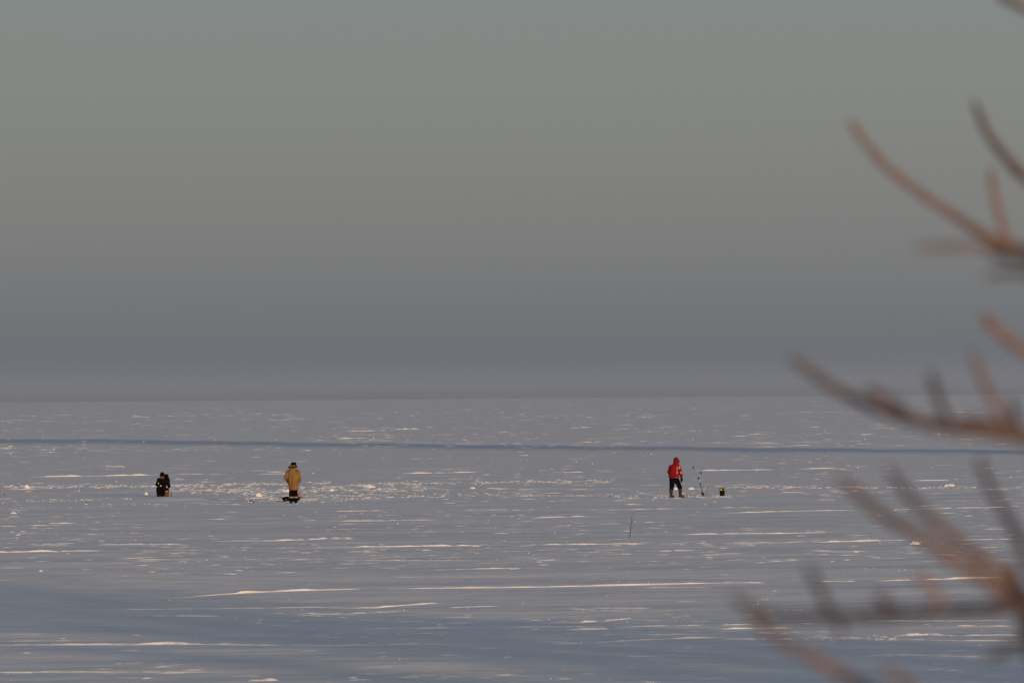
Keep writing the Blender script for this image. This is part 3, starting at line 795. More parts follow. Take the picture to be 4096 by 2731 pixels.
# ------------------------------------------------------------------ person in the tan coat
def person_coat():
    loc, k = frame(960 + 1390 * .15306, 2011)
    m = .15306 * k
    q = lambda zx, zy, y=0.0: Vector(((zx - 1390) * m, y, (1252 - zy) * m))
    F = Vector((.05, 1, -.45))
    shL, shR = q(1262, 440), q(1512, 430)
    elL, elR = q(1205, 585, -.02), q(1562, 595, -.02)
    wrL, wrR = q(1258, 690, .13), q(1535, 700, .13)
    hc = q(1405, 262, .08)
    b = MB(); eyes = head(b, hc, F, .98)
    b.caps([hc - Vector((0, .03, .08)), q(1395, 390)], [.055, .06])
    b.loft([(q(1395, 0).x, 0, .80, .15, .10), (q(1395, 0).x, 0, 1.05, .14, .10), (q(1392, 0).x, 0, 1.28, .16, .11), (q(1390, 0).x, 0, 1.40, .12, .08)])
    b.caps([shL, elL, wrL], [.055, .045, .032]); b.caps([shR, elR, wrR], [.055, .045, .032])
    hand(b, wrL, (.5, .7, -.5), (.6, -.7, 0), .85, .5, -1); hand(b, wrR, (-.5, .7, -.5), (-.6, -.7, 0), .85, .5, 1)
    for x0 in (1337, 1452):
        b.caps([q(x0 + (8 if x0 < 1400 else -8), 740), q(x0, 990, .02), q(x0, 1180)], [.085, .060, .045])
        b.caps([q(x0, 1190), q(x0, 1225, .15)], [.042, .032])
    b.caps([q(1345, 760), q(1445, 760)], [.1, .1])
    p = b.skin('person', SKIN, None, .014, 2); p.location = loc
    tag(p, 'standing person seen from behind in long tan coat and black hat, hands in pockets', 'person', 'people fishing on the ice')
    for x in eyes: MB().ell(x, (.011, .011, .011), 10, 6).build('eye', EYE, p)
    c = MB()
    cx = lambda zx: q(zx, 0).x
    c.loft([(cx(1405), 0, q(0, 908).z, .203, .175), (cx(1402), 0, q(0, 800).z, .222, .18), (cx(1397), 0, q(0, 680).z, .235, .18), (cx(1385), 0, q(0, 560).z, .230, .172),
            (cx(1383), 0, q(0, 460).z, .225, .160), (cx(1384), 0, q(0, 400).z, .195, .140), (cx(1388), .0, q(0, 360).z, .14, .115), (cx(1392), .01, q(0, 330).z, .10, .10)], power=2.3)
    c.caps([shL, elL, wrL], [.092, .088, .070]); c.caps([shR, elR, wrR], [.092, .088, .070])
    co = c.skin('coat', TAN, p, .012, 3, fold=.012, stretch=(11, 11, 5))
    # hood lying on the shoulders: pale outer bag and a dark fur lining
    h = MB()
    arc = [(-.150, .02, .105), (-.125, -.085, .055), (-.06, -.145, .0), (.0, -.160, -.02), (.06, -.145, .0), (.125, -.085, .055), (.150, .02, .105)]
    hb = q(1385, 375)
    h.caps([hb + Vector(a) for a in arc], [.030, .040, .046, .046, .046, .040, .030])
    h.ell(hb + Vector((.0, -.135, -.060)), (.085, .035, .035)); h.ell(hb + Vector((.005, -.125, -.095)), (.045, .03, .035))
    ho = h.skin('hood', TANLT, co, .012, 3, fold=.007)
    f = MB()
    fb = q(1385, 322)
    f.caps([fb + Vector(a) for a in [(-.158, .06, .015), (-.135, -.05, .0), (-.075, -.115, -.005), (.0, -.135, -.012), (.075, -.115, -.005), (.135, -.05, .005), (.155, .06, .02)]], [.034, .04, .046, .05, .046, .04, .034])
    f.skin('fur_lining', FUR, co, .012, 2)
    f = MB(); fb = q(1388, 284)
    f.caps([fb + Vector(a) for a in [(-.11, .05, 0), (-.085, -.05, .01), (0, -.09, .015), (.085, -.05, .01), (.115, .05, 0)]], [.03, .036, .038, .036, .03])
    f.skin('collar', TAN, co, .012, 2)
    z = lambda zy: (1252 - zy) * m
    patch(co, lambda cc, n: n.y < -.3 and abs(cc.x - cx(1366)) < .008 and z(895) < cc.z < z(560), FUR, 'back_seam', co, .003)
    # hat with a turned-up brim
    ht = MB()
    hx = cx(1405)
    ht.loft([(cx(1400), .06, z(296), .148, .150), (cx(1400), .06, z(285), .150, .152), (cx(1402), .062, z(262), .128, .130), (cx(1406), .066, z(225), .116, .122), (cx(1408), .07, z(195), .108, .115), (cx(1408), .07, z(186), .09, .10)])
    hto = ht.skin('hat', BLACK, p, .011, 2)
    MB().caps([q(1288, 300, .02), q(1278, 325, .02)], [.026, .028]).skin('ear_flap', BLACK, hto, .010, 1)
    MB().caps([q(1490, 290, .05), q(1492, 330, .05)], [.02, .018]).skin('ear_flap', BLACK, hto, .010, 1)
    t = MB()
    for x0 in (1340, 1447):
        t.caps([q(x0, 740), q(x0, 900), q(x0 - (4 if x0 < 1400 else -4), 1040, .01), q(x0 - (4 if x0 < 1400 else -6), 1150)], [.105, .096, .092, .090])
    t.caps([q(1345, 800), q(1445, 800)], [.11, .11])
    to = t.skin('trousers', NAVY, p, .013, 2, fold=.008)
    patch(to, lambda cc, n: cc.x < cx(1394) and z(1116) < cc.z < z(1084), REFD, 'reflective_band', to, .004)
    patch(to, lambda cc, n: cc.x > cx(1394) and z(1116) < cc.z < z(1084), REFD, 'reflective_band', to, .004)
    for x0, tx in ((1337, 1335), (1455, 1478)):
        boot('boot', q(x0, 1140, .0), q(x0, 1205, 0), q(tx, 1240, .17), .088, BLACK, p, RUBBER, .075)
person_coat()

# ------------------------------------------------------------------ seated person in dark clothes
def person_seated():
    loc, k = frame(560 + 720 * .12755, 1987)
    m = .12755 * k
    z0 = .05 + 1272 * m
    q = lambda zx, zy, y=0.0: Vector(((zx - 720) * m, y, z0 - zy * m))
    F = Vector((-.42, -.8, -.5))
    shA, shB = q(600, 775, -.02), q(868, 770, .06)
    elA, elB = q(545, 930, -.10), q(905, 985, -.05)
    wrA, wrB = q(650, 985, -.34), q(775, 1010, -.34)
    hipA, hipB = q(660, 1095, .10), q(810, 1095, .12)
    knA, knB = q(592, 1065, -.36), q(745, 1075, -.36)
    anA, anB = q(600, 1265, -.34), q(742, 1265, -.33)
    toeA, toeB = anA + Vector((-.05, -.17, -.05)), anB + Vector((-.02, -.18, -.05))
    hc = q(712, 655, -.10)
    b = MB(); eyes = head(b, hc, F, 1.0)
    b.caps([hc - Vector((-.02, -.06, .08)), q(745, 770, .05)], [.055, .065])
    b.loft([(q(735, 0).x, .11, q(0, 1090).z, .15, .11), (q(730, 0).x, .08, q(0, 950).z, .15, .11), (q(733, 0).x, .05, q(0, 830).z, .17, .11), (q(738, 0).x, .04, q(0, 770).z, .12, .09)])
    b.caps([shA, elA, wrA], [.055, .045, .032]); b.caps([shB, elB, wrB], [.055, .045, .032])
    hand(b, wrA, (.6, -.7, -.3), (.5, .2, -.8), .9, .8, -1); hand(b, wrB, (-.6, -.7, -.3), (-.5, .2, -.8), .9, .8, 1)
    b.caps([hipA, hipB], [.1, .1])
    b.caps([hipA, knA, anA, toeA], [.085, .062, .045, .034]); b.caps([hipB, knB, anB, toeB], [.085, .062, .045, .034])
    p = b.skin('person', SKIN, None, .014, 2); p.location = loc
    tag(p, 'person in black hooded winter clothes sitting hunched on an orange-brown box', 'person', 'people fishing on the ice')
    for x in eyes: MB().ell(x, (.011, .011, .011), 10, 6).build('eye', EYE, p)
    j = MB(); X = lambda zx: q(zx, 0).x; Z = lambda zy: q(0, zy).z
    j.loft([(X(725), .08, Z(1075), .255, .19), (X(727), .06, Z(1000), .262, .20), (X(730), .05, Z(900), .258, .20), (X(735), .05, Z(820), .235, .18), (X(742), .06, Z(760), .205, .15), (X(750), .06, Z(715), .14, .12), (X(742), .04, Z(690), .09, .09)])
    j.ell(q(815, 680, .15), (.125, .13, .125)); j.ell(q(800, 760, .12), (.16, .14, .12))
    j.caps([shA, elA, wrA], [.090, .082, .060]); j.caps([shB, elB, wrB], [.090, .082, .060])
    j.ell(q(522, 915, -.12), (.05, .06, .07))
    jo = j.skin('jacket', BLACK, p, .012, 3, fold=.013)
    hood_shell('hood', q(705, 632, -.055), (.108, .14, .142), F, BLACK, jo, .84, .018, .55)
    ring = lambda x0, x1, y0, y1: (lambda c, n: n.y < .1 and X(x0) < c.x < X(x1) and Z(y1) < c.z < Z(y0))
    patch(jo, ring(574, 598, 868, 912), REFL, 'reflective_patch', jo)
    patch(jo, ring(648, 692, 928, 978), REFL, 'reflective_patch', jo)
    patch(jo, lambda c, n: n.y < .1 and Z(1092) < c.z < Z(968) and abs(c.x - X(845 + (Z(968) - c.z) / (Z(968) - Z(1092)) * 28)) < .020, REFL, 'reflective_strip', jo)
    t = MB()
    t.caps([hipA, knA, q(598, 1200, -.34)], [.135, .112, .095]); t.caps([hipB, knB, q(744, 1200, -.33)], [.135, .112, .095]); t.caps([hipA, hipB], [.14, .14])
    to = t.skin('trousers', BLACK, p, .013, 3, fold=.008)
    patch(to, lambda c, n: n.y < .2 and c.x < X(662) and Z(1142) < c.z < Z(1110), REFL, 'reflective_band', to)
    patch(to, lambda c, n: n.y < .2 and c.x > X(680) and Z(1156) < c.z < Z(1120), REFL, 'reflective_band', to)
    zc = lambda v: Vector((v.x, v.y, max(v.z, .12)))
    boot('boot', q(598, 1225, -.34), zc(anA), zc(toeA), .088, BLACK, p, RUBBER, .07)
    boot('boot', q(743, 1225, -.33), zc(anB), zc(toeB), .088, BLACK, p, RUBBER, .07)
    for w, d, n, th in ((wrA, (.6, -.7, -.3), (.5, .2, -.8), -1), (wrB, (-.6, -.7, -.3), (-.5, .2, -.8), 1)):
        g = MB(); hand(g, w, d, n, 1.2, .8, th); g.caps([w, w + Vector(d) * .03], [.04, .036]); g.skin('glove', BLACK, p, .010, 1)
    # the box he sits on
    bx = empty('fishing_box', loc + Vector((X(765), .12, 0)), 'orange-brown plastic fishing box the seated person sits on', 'box')
    hh = Z(1105) / 2
    a = MB().box((0, 0, hh), (.205, .15, hh), taper=.96).build('body', BOXM, bx, False)
    bv = a.modifiers.new('b', 'BEVEL'); bv.width = .015; bv.segments = 2
    l = MB().box((0, 0, 2 * hh + .014), (.212, .158, .013)).build('lid', PLAST, bx, False)
    bv = l.modifiers.new('b', 'BEVEL'); bv.width = .006
    MB().box((.213, 0, 2 * hh - .03), (.006, .03, .02)).build('latch', PLAST, bx, False)
    # short rod standing by the box
    r = empty('fishing_rod', loc + Vector((X(985), .06, 0)), 'thin dark rod stuck in the snow right beside the orange-brown box', 'rod')
    MB().tube([(0, 0, 0), (.0, 0, .07), (-.01, 0, .14)], [.014, .013, .011]).build('handle', PLAST, r)
    MB().tube([(-.01, 0, .14), (-.02, 0, .22), (-.05, 0, .30)], [.007, .006, .004], 6).build('whip', PLAST, r)
    # jig rod held over the hole
    r = empty('hand_rod', loc + Vector(((wrA.x + wrB.x) / 2, -.42, (wrA.z + wrB.z) / 2 - .03)), 'short dark jigging rod held in the seated person\'s gloves', 'rod')
    MB().tube([(.0, .02, 0), (0, -.12, .02)], .012, 8).build('handle', PLAST, r)
    MB().tube([(0, -.12, .02), (-.02, -.3, .05)], [.006, .003], 6).build('whip', DSTEEL, r)
person_seated()

# drift that hides the seated person's boots
def drift():
    c = at(700, 1999); vs = []; fs = []; n, m = 40, 22
    for i in range(n + 1):
        for j in range(m + 1):
            u = i / n * 2 - 1; v = j / m * 2 - 1
            x = c.x + u * 2.4; y = c.y - 1.2 + v * 2.3
            rr = max(0, 1 - u * u) ** 1.5 * max(0, 1 - v * v) ** 1.3
            h = .115 * rr * (1 + .25 * float(vnoise(np.array([x * 1.3]), np.array([y * 1.1]))[0]))
            vs.append((x, y, zg1(x, y) + h - .01))
    for i in range(n):
        for j in range(m):
            a = i * (m + 1) + j; fs.append((a, a + m + 1, a + m + 2, a + 1))
    d = mesh_obj('snow_drift', vs, fs, SNOW, None, True)
    tag(d, 'smooth low snow drift in front of the seated person, hiding the boots', 'snow drift')
drift()

# ------------------------------------------------------------------ sled, bag and gear by the tan coat
def gear_coat():
    loc, k = frame(1100 + 640 * .06803, 2006)
    m = .06803 * k
    loc = loc + Vector((0, .55, 0))
    q = lambda zx, zy, y=0.0: Vector(((zx - 640) * m, y, (690 - zy) * m))
    sl = empty('sled', loc, 'black plastic drag sled behind the legs of the tan-coated person', 'sled')
    # trough: cross sections along x
    prof = [(305, 438, .02), (340, 462, .05), (390, 520, .075), (440, 610, .085), (500, 662, .09), (620, 676, .09), (850, 676, .09), (1150, 676, .09), (1330, 655, .09), (1420, 600, .085), (1450, 520, .08)]
    vs = []; fs = []; n = 10
    for (zx, zy, ry) in prof:
        b = q(zx, zy); lip = max(q(0, 470).z, b.z + .012)
        for kx in range(n + 1):
            a = math.pi * kx / n; cy = -math.cos(a); sz = math.sin(a)
            edge = 1 - min(1, sz * 2.2)
            vs.append(Vector((b.x, cy * ry * 3.0, b.z + (lip - b.z) * edge)))
    for i in range(len(prof) - 1):
        for kx in range(n):
            a = i * (n + 1) + kx; fs.append((a, a + 1, a + n + 2, a + n + 1))
    tr = mesh_obj('trough', vs, fs, PLAST, sl, True)
    sdm = tr.modifiers.new('s', 'SOLIDIFY'); sdm.thickness = .012
    for s_ in (-1, 1):
        MB().tube([Vector((q(z_, 0).x, s_ * r_ * 3.0, max(q(0, 470).z, q(z_, y_).z + .012))) for z_, y_, r_ in prof], .010, 8).build('rim', PLAST, sl)
    for s_ in (-1, 1):
        st = Vector((q(325, 455).x, s_ * .10, q(0, 455).z))
        MB().tube([st, st + Vector((-.05, -s_ * .03, -.08)), q(215 + 30 * s_, 668, s_ * .05), q(140, 688, -.02)], .005, 6).build('tow_rope', ROPE, sl)
    MB().tube([q(140, 688, -.02), q(260, 688, -.10), q(440, 690, -.16)], .007, 6).build('tow_rope', ROPE, sl)
    # bag on the sled
    bg = empty('duffel_bag', loc + Vector((q(660, 0).x, 0, q(0, 660).z)), 'black bag lying in the sled left of the legs', 'bag')
    q2 = lambda zx, zy, y=0.0: q(zx, zy, y) - Vector((q(660, 0).x, 0, q(0, 660).z))
    b = MB(); b.caps([q2(500, 520), q2(620, 500), q2(720, 470), q2(790, 520)], [.075, .09, .075, .06]); b.ell(q2(640, 560), (.15, .13, .07)); b.skin('sack', BLACK, bg, .012, 3)
    MB().tube([q2(560, 450, -.03), q2(640, 405, -.05), q2(720, 400, -.03)], .010, 8).build('strap', PLAST, bg)
    # green bottle in front of the sled
    gb = empty('green_bottle', loc + q(640, 690, -.34), 'small dark green bottle lying against the front of the sled', 'bottle')
    MB().loft([(0, 0, 0, .024, .024), (0, 0, .055, .024, .024), (0, 0, .072, .010, .010), (0, 0, .085, .010, .010)], 14).build('body', GREEN, gb)
    MB().loft([(0, 0, .085, .012, .012), (0, 0, .096, .012, .012)], 12).build('cap', WHITE, gb)
    # red-orange canister
    cn = empty('canister', loc + Vector((q(1375, 0).x, .05, q(0, 520).z)), 'red-orange plastic canister standing in the sled right of the legs', 'canister')
    H = q(0, 232).z - q(0, 520).z
    MB().loft([(0, 0, 0, .056, .056), (0, 0, .01, .060, .060), (0, 0, H - .012, .050, .050), (0, 0, H - .002, .046, .046)], 20).build('body', ORANGE, cn)
    MB().loft([(0, 0, H - .008, .052, .052), (0, 0, H + .006, .052, .052)], 20).build('lid', PLAST, cn)
    MB().tube([(-.055, 0, H - .02), (-.05, -.02, H - .05), (0, -.062, H - .07), (.05, -.02, H - .05), (.055, 0, H - .02)], .003, 6).build('handle', DSTEEL, cn)
    # hand drill whose crank sticks out of the sled
    dr = empty('ice_drill', loc + Vector((q(1400, 0).x, -.02, q(0, 570).z)), 'black hand drill lying in the sled, its crank sticking out right', 'drill')
    q3 = lambda zx, zy, y=0.0: q(zx, zy, y) - Vector((q(1400, 0).x, 0, q(0, 570).z))
    MB().tube([q3(1180, 505), q3(1330, 450), q3(1440, 415), q3(1500, 400)], .013, 8).build('shaft', PLAST, dr)
    MB().tube([q3(1500, 400), q3(1545, 415), q3(1560, 440)], .014, 8).build('crank', PLAST, dr)
    MB().tube([q3(1565, 420), q3(1558, 450), q3(1545, 490)], [.018, .020, .017], 10).build('grip', PLAST, dr)
    MB().tube([q3(1420, 425), q3(1440, 470), q3(1475, 478)], .010, 8).build('clamp', PLAST, dr)
    MB().tube([q3(1415, 430), q3(1418, 520), q3(1415, 575)], .014, 8).build('stand', PLAST, dr)
gear_coat()

def bait_box():
    loc, k = frame(960 + 285 * .15306, 1820 + 1245 * .15306)
    m = .15306 * k
    q = lambda zx, zy, y=0.0: Vector(((zx - 285) * m, y, (1245 - zy) * m))
    o = empty('bait_box', loc, 'little dark domed bait box with pale front standing alone left of the sled', 'box')
    W, H = 52 * m, 75 * m
    MB().loft([(0, 0, 0, W, W * .8), (0, 0, H * .35, W * 1.02, W * .82), (0, 0, H * .7, W * .85, W * .7), (0, 0, H * .93, W * .5, W * .42), (0, 0, H, W * .12, W * .1)], 20).build('shell', DSTEEL, o)
    f = []; vs = []
    for i in range(9):
        a = math.pi * (i / 8) 
        vs += [(math.cos(a) * W * .62 + .01, -W * .84, H * .12), (math.cos(a) * W * .62 + .01, -W * .80, H * (.12 + .42 * math.sin(a)))]
    fs = [(2 * i, 2 * i + 2, 2 * i + 3, 2 * i + 1) for i in range(8)]
    w = mesh_obj('pale_front', vs, fs, WHITE, o, False); w.modifiers.new('s', 'SOLIDIFY').thickness = .006
    MB().tube([q(330, 1222), q(352, 1216), q(370, 1220)], [.014, .012, .013], 8).build('handle', PLAST, o)
    MB().tube([q(236, 1175, -.02), q(222, 1215, -.03), q(205, 1262, -.03)], [.012, .022, .014], 8).build('cloth_tab', WHITE, o)
bait_box()

# ------------------------------------------------------------------ tip-ups
def tip_up(px, py, lean, whip, label, red=True, hgt=.13):
    loc, k = frame(px, py)
    o = empty('tip_up', loc, label, 'tip-up', 'tip-ups set over fishing holes')
    top = Vector((-lean * hgt, 0, hgt))
    MB().tube([(.0, 0, -.02), top * .5, top], [.011, .010, .009], 8).build('stake', PLAST, o)
    fl = MB()
    c = top * .78
    fl.loft([(c.x + .012, -.012, c.z - .05, .008, .010), (c.x + .006, -.012, c.z - .03, .021, .014), (c.x - .006, -.012, c.z + .014, .026, .014), (c.x - .014, -.012, c.z + .036, .020, .012), (c.x - .020, -.012, c.z + .046, .008, .006)], 14).build('reel', REDP if red else PLAST, o)
    if whip:
        MB().tube([top, top + Vector((-.25 * whip, 0, .5 * whip)), top + Vector((-.42 * whip, 0, whip))], [.005, .004, .003], 6).build('whip', STEEL if red else PLAST, o)
        MB().box(top + Vector((-.42 * whip, 0, whip)), (.008, .004, .008)).build('signal_flag', REDP if red else PLAST, o, False)
    return o
tip_up(2620 + 898 * .14456, 1800 + 1275 * .14456, .22, .19, 'red tip-up in the snow beside the right boot of the red jacket')
tip_up(2620 + 1450 * .14456, 1800 + 1262 * .14456, .38, .0, 'red tip-up without whip at the foot of the ice scoop')
tip_up(960 + 2072 * .15306, 1820 + 1196 * .15306, .05, .20, 'upright red tip-up with thin whip right of the tan coat', hgt=.10)
tip_up(345.5, 2015, .0, .05, 'small black tip-up on a tiny snow mound left of the seated fisherman', red=False, hgt=.075)
heap(197.5, 1157.5, 7, 2.2, 'tiny snow mound under the small black tip-up at the left', 21)

loc, k = frame(17, 1981)
o = empty('dark_scrap', loc, 'small dark scrap lying on the snow at the left edge', 'scrap')
b = MB(); b.ell((0, 0, .02), (.045, .05, .022)); b.caps([(.02, 0, .02), (.055, -.01, .025)], [.018, .014]); b.skin('cloth', BLACK, o, .008, 1)

# ------------------------------------------------------------------ auger, scoop and bucket by the red jacket
def auger():
    loc, k = frame(2620 + 1325 * .14456, 1800 + 1283 * .14456)
    m = .14456 * k
    q = lambda zx, zy, y=0.0: Vector(((zx - 1325) * m, y, (1283 - zy) * m))
    o = empty('ice_auger', loc, 'tall hand-cranked ice auger standing tilted in the snow, black grips', 'auger')
    a0, a1 = q(1338, 1275), q(1252, 925)
    ax = (a1 - a0).normalized()
    MB().tube([a0, q(1320, 1150)], .010, 8).build('core', DSTEEL, o)
    MB().tube([q(1320, 1155), a1], [.017, .015], 10).build('shaft', DSTEEL, o)
    MB().tube([q(1258, 950), q(1248, 905)], .026, 10).build('collar', PLAST, o)
    MB().tube([q(1250, 915), q(1240, 870), q(1222, 815)], .010, 8).build('crank_rod', STEEL, o)
    MB().tube([q(1222, 812), q(1208, 790), q(1206, 760), q(1214, 738)], [.020, .028, .027, .018], 12).build('lower_grip', PLAST, o)
    MB().tube([q(1214, 740), q(1240, 712), q(1285, 676)], .009, 8).build('crank_rod', STEEL, o)
    MB().tube([q(1285, 668), q(1256, 590)], .021, 12).build('side_grip', PLAST, o)
    MB().tube([q(1256, 592), q(1250, 574), q(1230, 568), q(1100, 542), q(1082, 534), q(1076, 525)], .009, 8).build('crank_rod', STEEL, o)
    MB().tube([q(1080, 527), q(1046, 448)], .021, 12).build('top_grip', PLAST, o)
    # spiral flighting
    u = ax.cross(Vector((0, 1, 0))).normalized(); w = ax.cross(u)
    L = (q(1320, 1150) - a0).length; vs = []; n = 60
    for i in range(n + 1):
        t = i / n; an = t * 2 * math.pi * 2.25 + .6; c = a0 + ax * L * t
        rr = .062
        d = u * math.cos(an) + w * math.sin(an)
        vs += [c + d * .008, c + d * rr]
    fl = mesh_obj('flighting', vs, [(2 * i, 2 * i + 1, 2 * i + 3, 2 * i + 2) for i in range(n)], DSTEEL, o, True)
    fl.modifiers.new('s', 'SOLIDIFY').thickness = .006
    for s_ in (-1, 1):
        mesh_obj('blade', [a0 + u * s_ * .01, a0 + u * s_ * .062 - ax * .02, a0 + u * s_ * .055 + ax * .035, a0 + ax * .04, a0 + u * s_ * .01 + w * .012, a0 + u * s_ * .062 - ax * .02 + w * .01], [(0, 1, 2, 3), (0, 4, 5, 1)], DSTEEL, o)
    # ice scoop leaning there
    l2 = loc + q(1335, 1250, .12)
    so = empty('ice_scoop', Vector((l2.x, l2.y, zg1(l2.x, l2.y))), 'ice scoop with pale wooden handle and cord loop leaning beside the auger', 'scoop')
    q2 = lambda zx, zy, y=0.0: q(zx, zy, y) - Vector((q(1335, 0).x, 0, 0))
    MB().tube([q2(1335, 1180, -.02), q2(1345, 1140), q2(1442, 962)], [.012, .016, .016], 10).build('handle', WOODM, so)
    MB().tube([q2(1436, 968), q2(1446, 955)], .019, 10).build('end_cap', WHITE, so)
    lp = [q2(1442, 968, -.02), q2(1440, 1030, -.03), q2(1428, 1095, -.03), q2(1432, 1120, -.03), q2(1450, 1132, -.03), q2(1466, 1105, -.03), q2(1462, 1060, -.03), q2(1446, 1000, -.02), q2(1442, 968, -.02)]
    MB().tube(lp, .0042, 6).build('cord', PLAST, so)
    b = MB(); cc = q2(1322, 1205, -.02); vs = []; n = 16
    for j in range(5):
        for i in range(n):
            a = 2 * math.pi * i / n; r_ = .06 * math.cos(j / 4 * math.pi / 2 * .95)
            vs.append(cc + Vector((r_ * math.cos(a), .035 * math.sin(a) - .0, -.012 * 0 + .06 * math.sin(a) * (r_ / .06) * .9)) + Vector((0, .03 * math.sin(j / 4 * math.pi / 2), 0)))
    fs = [(j * n + i, j * n + (i + 1) % n, (j + 1) * n + (i + 1) % n, (j + 1) * n + i) for j in range(4) for i in range(n)]
    bo = mesh_obj('bowl', vs, fs, DSTEEL, so, True); bo.modifiers.new('s', 'SOLIDIFY').thickness = .004
auger()

def bucket():
    loc, k = frame(2780 + 1830 * .05952, 1940 + 728 * .05952)
    m = .05952 * k
    o = empty('bucket', loc, 'black lidded bucket with yellow panels standing right of the ice auger', 'bucket')
    H = (728 - 205) * m; rt = 190 * m; rb = 163 * m
    rr = lambda z: rb + (rt - rb) * z / H
    bd = MB().loft([(0, 0, 0, rb * .94, rb * .94), (0, 0, .012, rb, rb), (0, 0, H * .69, rr(H * .69), rr(H * .69)), (0, 0, H * .70, rr(H * .7) + .004, rr(H * .7) + .004), (0, 0, H * .95, rt, rt)], 32).build('body', BPLAST, o)
    MB().loft([(0, 0, H * .95, rt + .008, rt + .008), (0, 0, H * .985, rt + .008, rt + .008), (0, 0, H, rt * .95, rt * .95)], 32).build('lid', PLAST, o)
    def panel(a0, a1, name='yellow_panel'):
        vs = []; n = 12
        for i in range(n + 1):
            a = R(a0 + (a1 - a0) * i / n)
            for z in (H * .71, H * .93):
                r_ = rr(z) + .007; vs.append((math.sin(a) * r_, -math.cos(a) * r_, z))
        pm = mesh_obj(name, vs, [(2 * i, 2 * i + 2, 2 * i + 3, 2 * i + 1) for i in range(n)], YEL, o, True)
    panel(-85, 0); panel(36, 46); panel(58, 100); panel(120, 250)
    MB().tube([(-.02, -rt - .012, H * .93), (.03, -rt - .012, H * .80), (.055, -rt * .97 - .012, H * .66)], [.016, .020, .014], 8).build('strap', PLAST, o)
    MB().tube([(-rt - .008, 0, H * .9), (-rt * .7, -.02, H + .02), (0, -.03, H + .03), (rt * .7, -.02, H + .02), (rt + .008, 0, H * .9)], .005, 8).build('handle', PLAST, o)
bucket()

# ------------------------------------------------------------------ dry twig standing in the snow
def dry_twig():
    loc, k = frame(2480 + 435 * .0893, 2030 + 1345 * .0893)
    m = .0893 * k
    q = lambda zx, zy, y=0.0: Vector(((zx - 435) * m, y, (1345 - zy) * m))
    o = empty('dry_twig', loc, 'thin dry weed stalk standing alone in the snow, mid-right', 'twig')
    MB().tube([q(432, 1360), q(452, 1200), q(470, 1050), q(490, 870), q(515, 700), q(525, 560), q(530, 440), q(560, 340)], [.011, .0105, .0095, .008, .0065, .0055, .0045, .003], 7).build('stem', pmat('dry_stalk', (.045, .032, .026), .9, .2, 40, .4, 10), o)
    for pts in ([(525, 560), (500, 470), (470, 370)], [(522, 600), (600, 570), (690, 500)], [(495, 850), (420, 800), (375, 735)], [(462, 1140), (430, 1200), (405, 1150)], [(530, 440), (575, 300), (590, 200)], [(485, 910), (560, 860), (600, 800)]):
        MB().tube([q(*p_, .02 * i) for i, p_ in enumerate(pts)], [.004, .0035, .0022], 6).build('side_twig', MATS['dry_stalk'], o)
dry_twig()

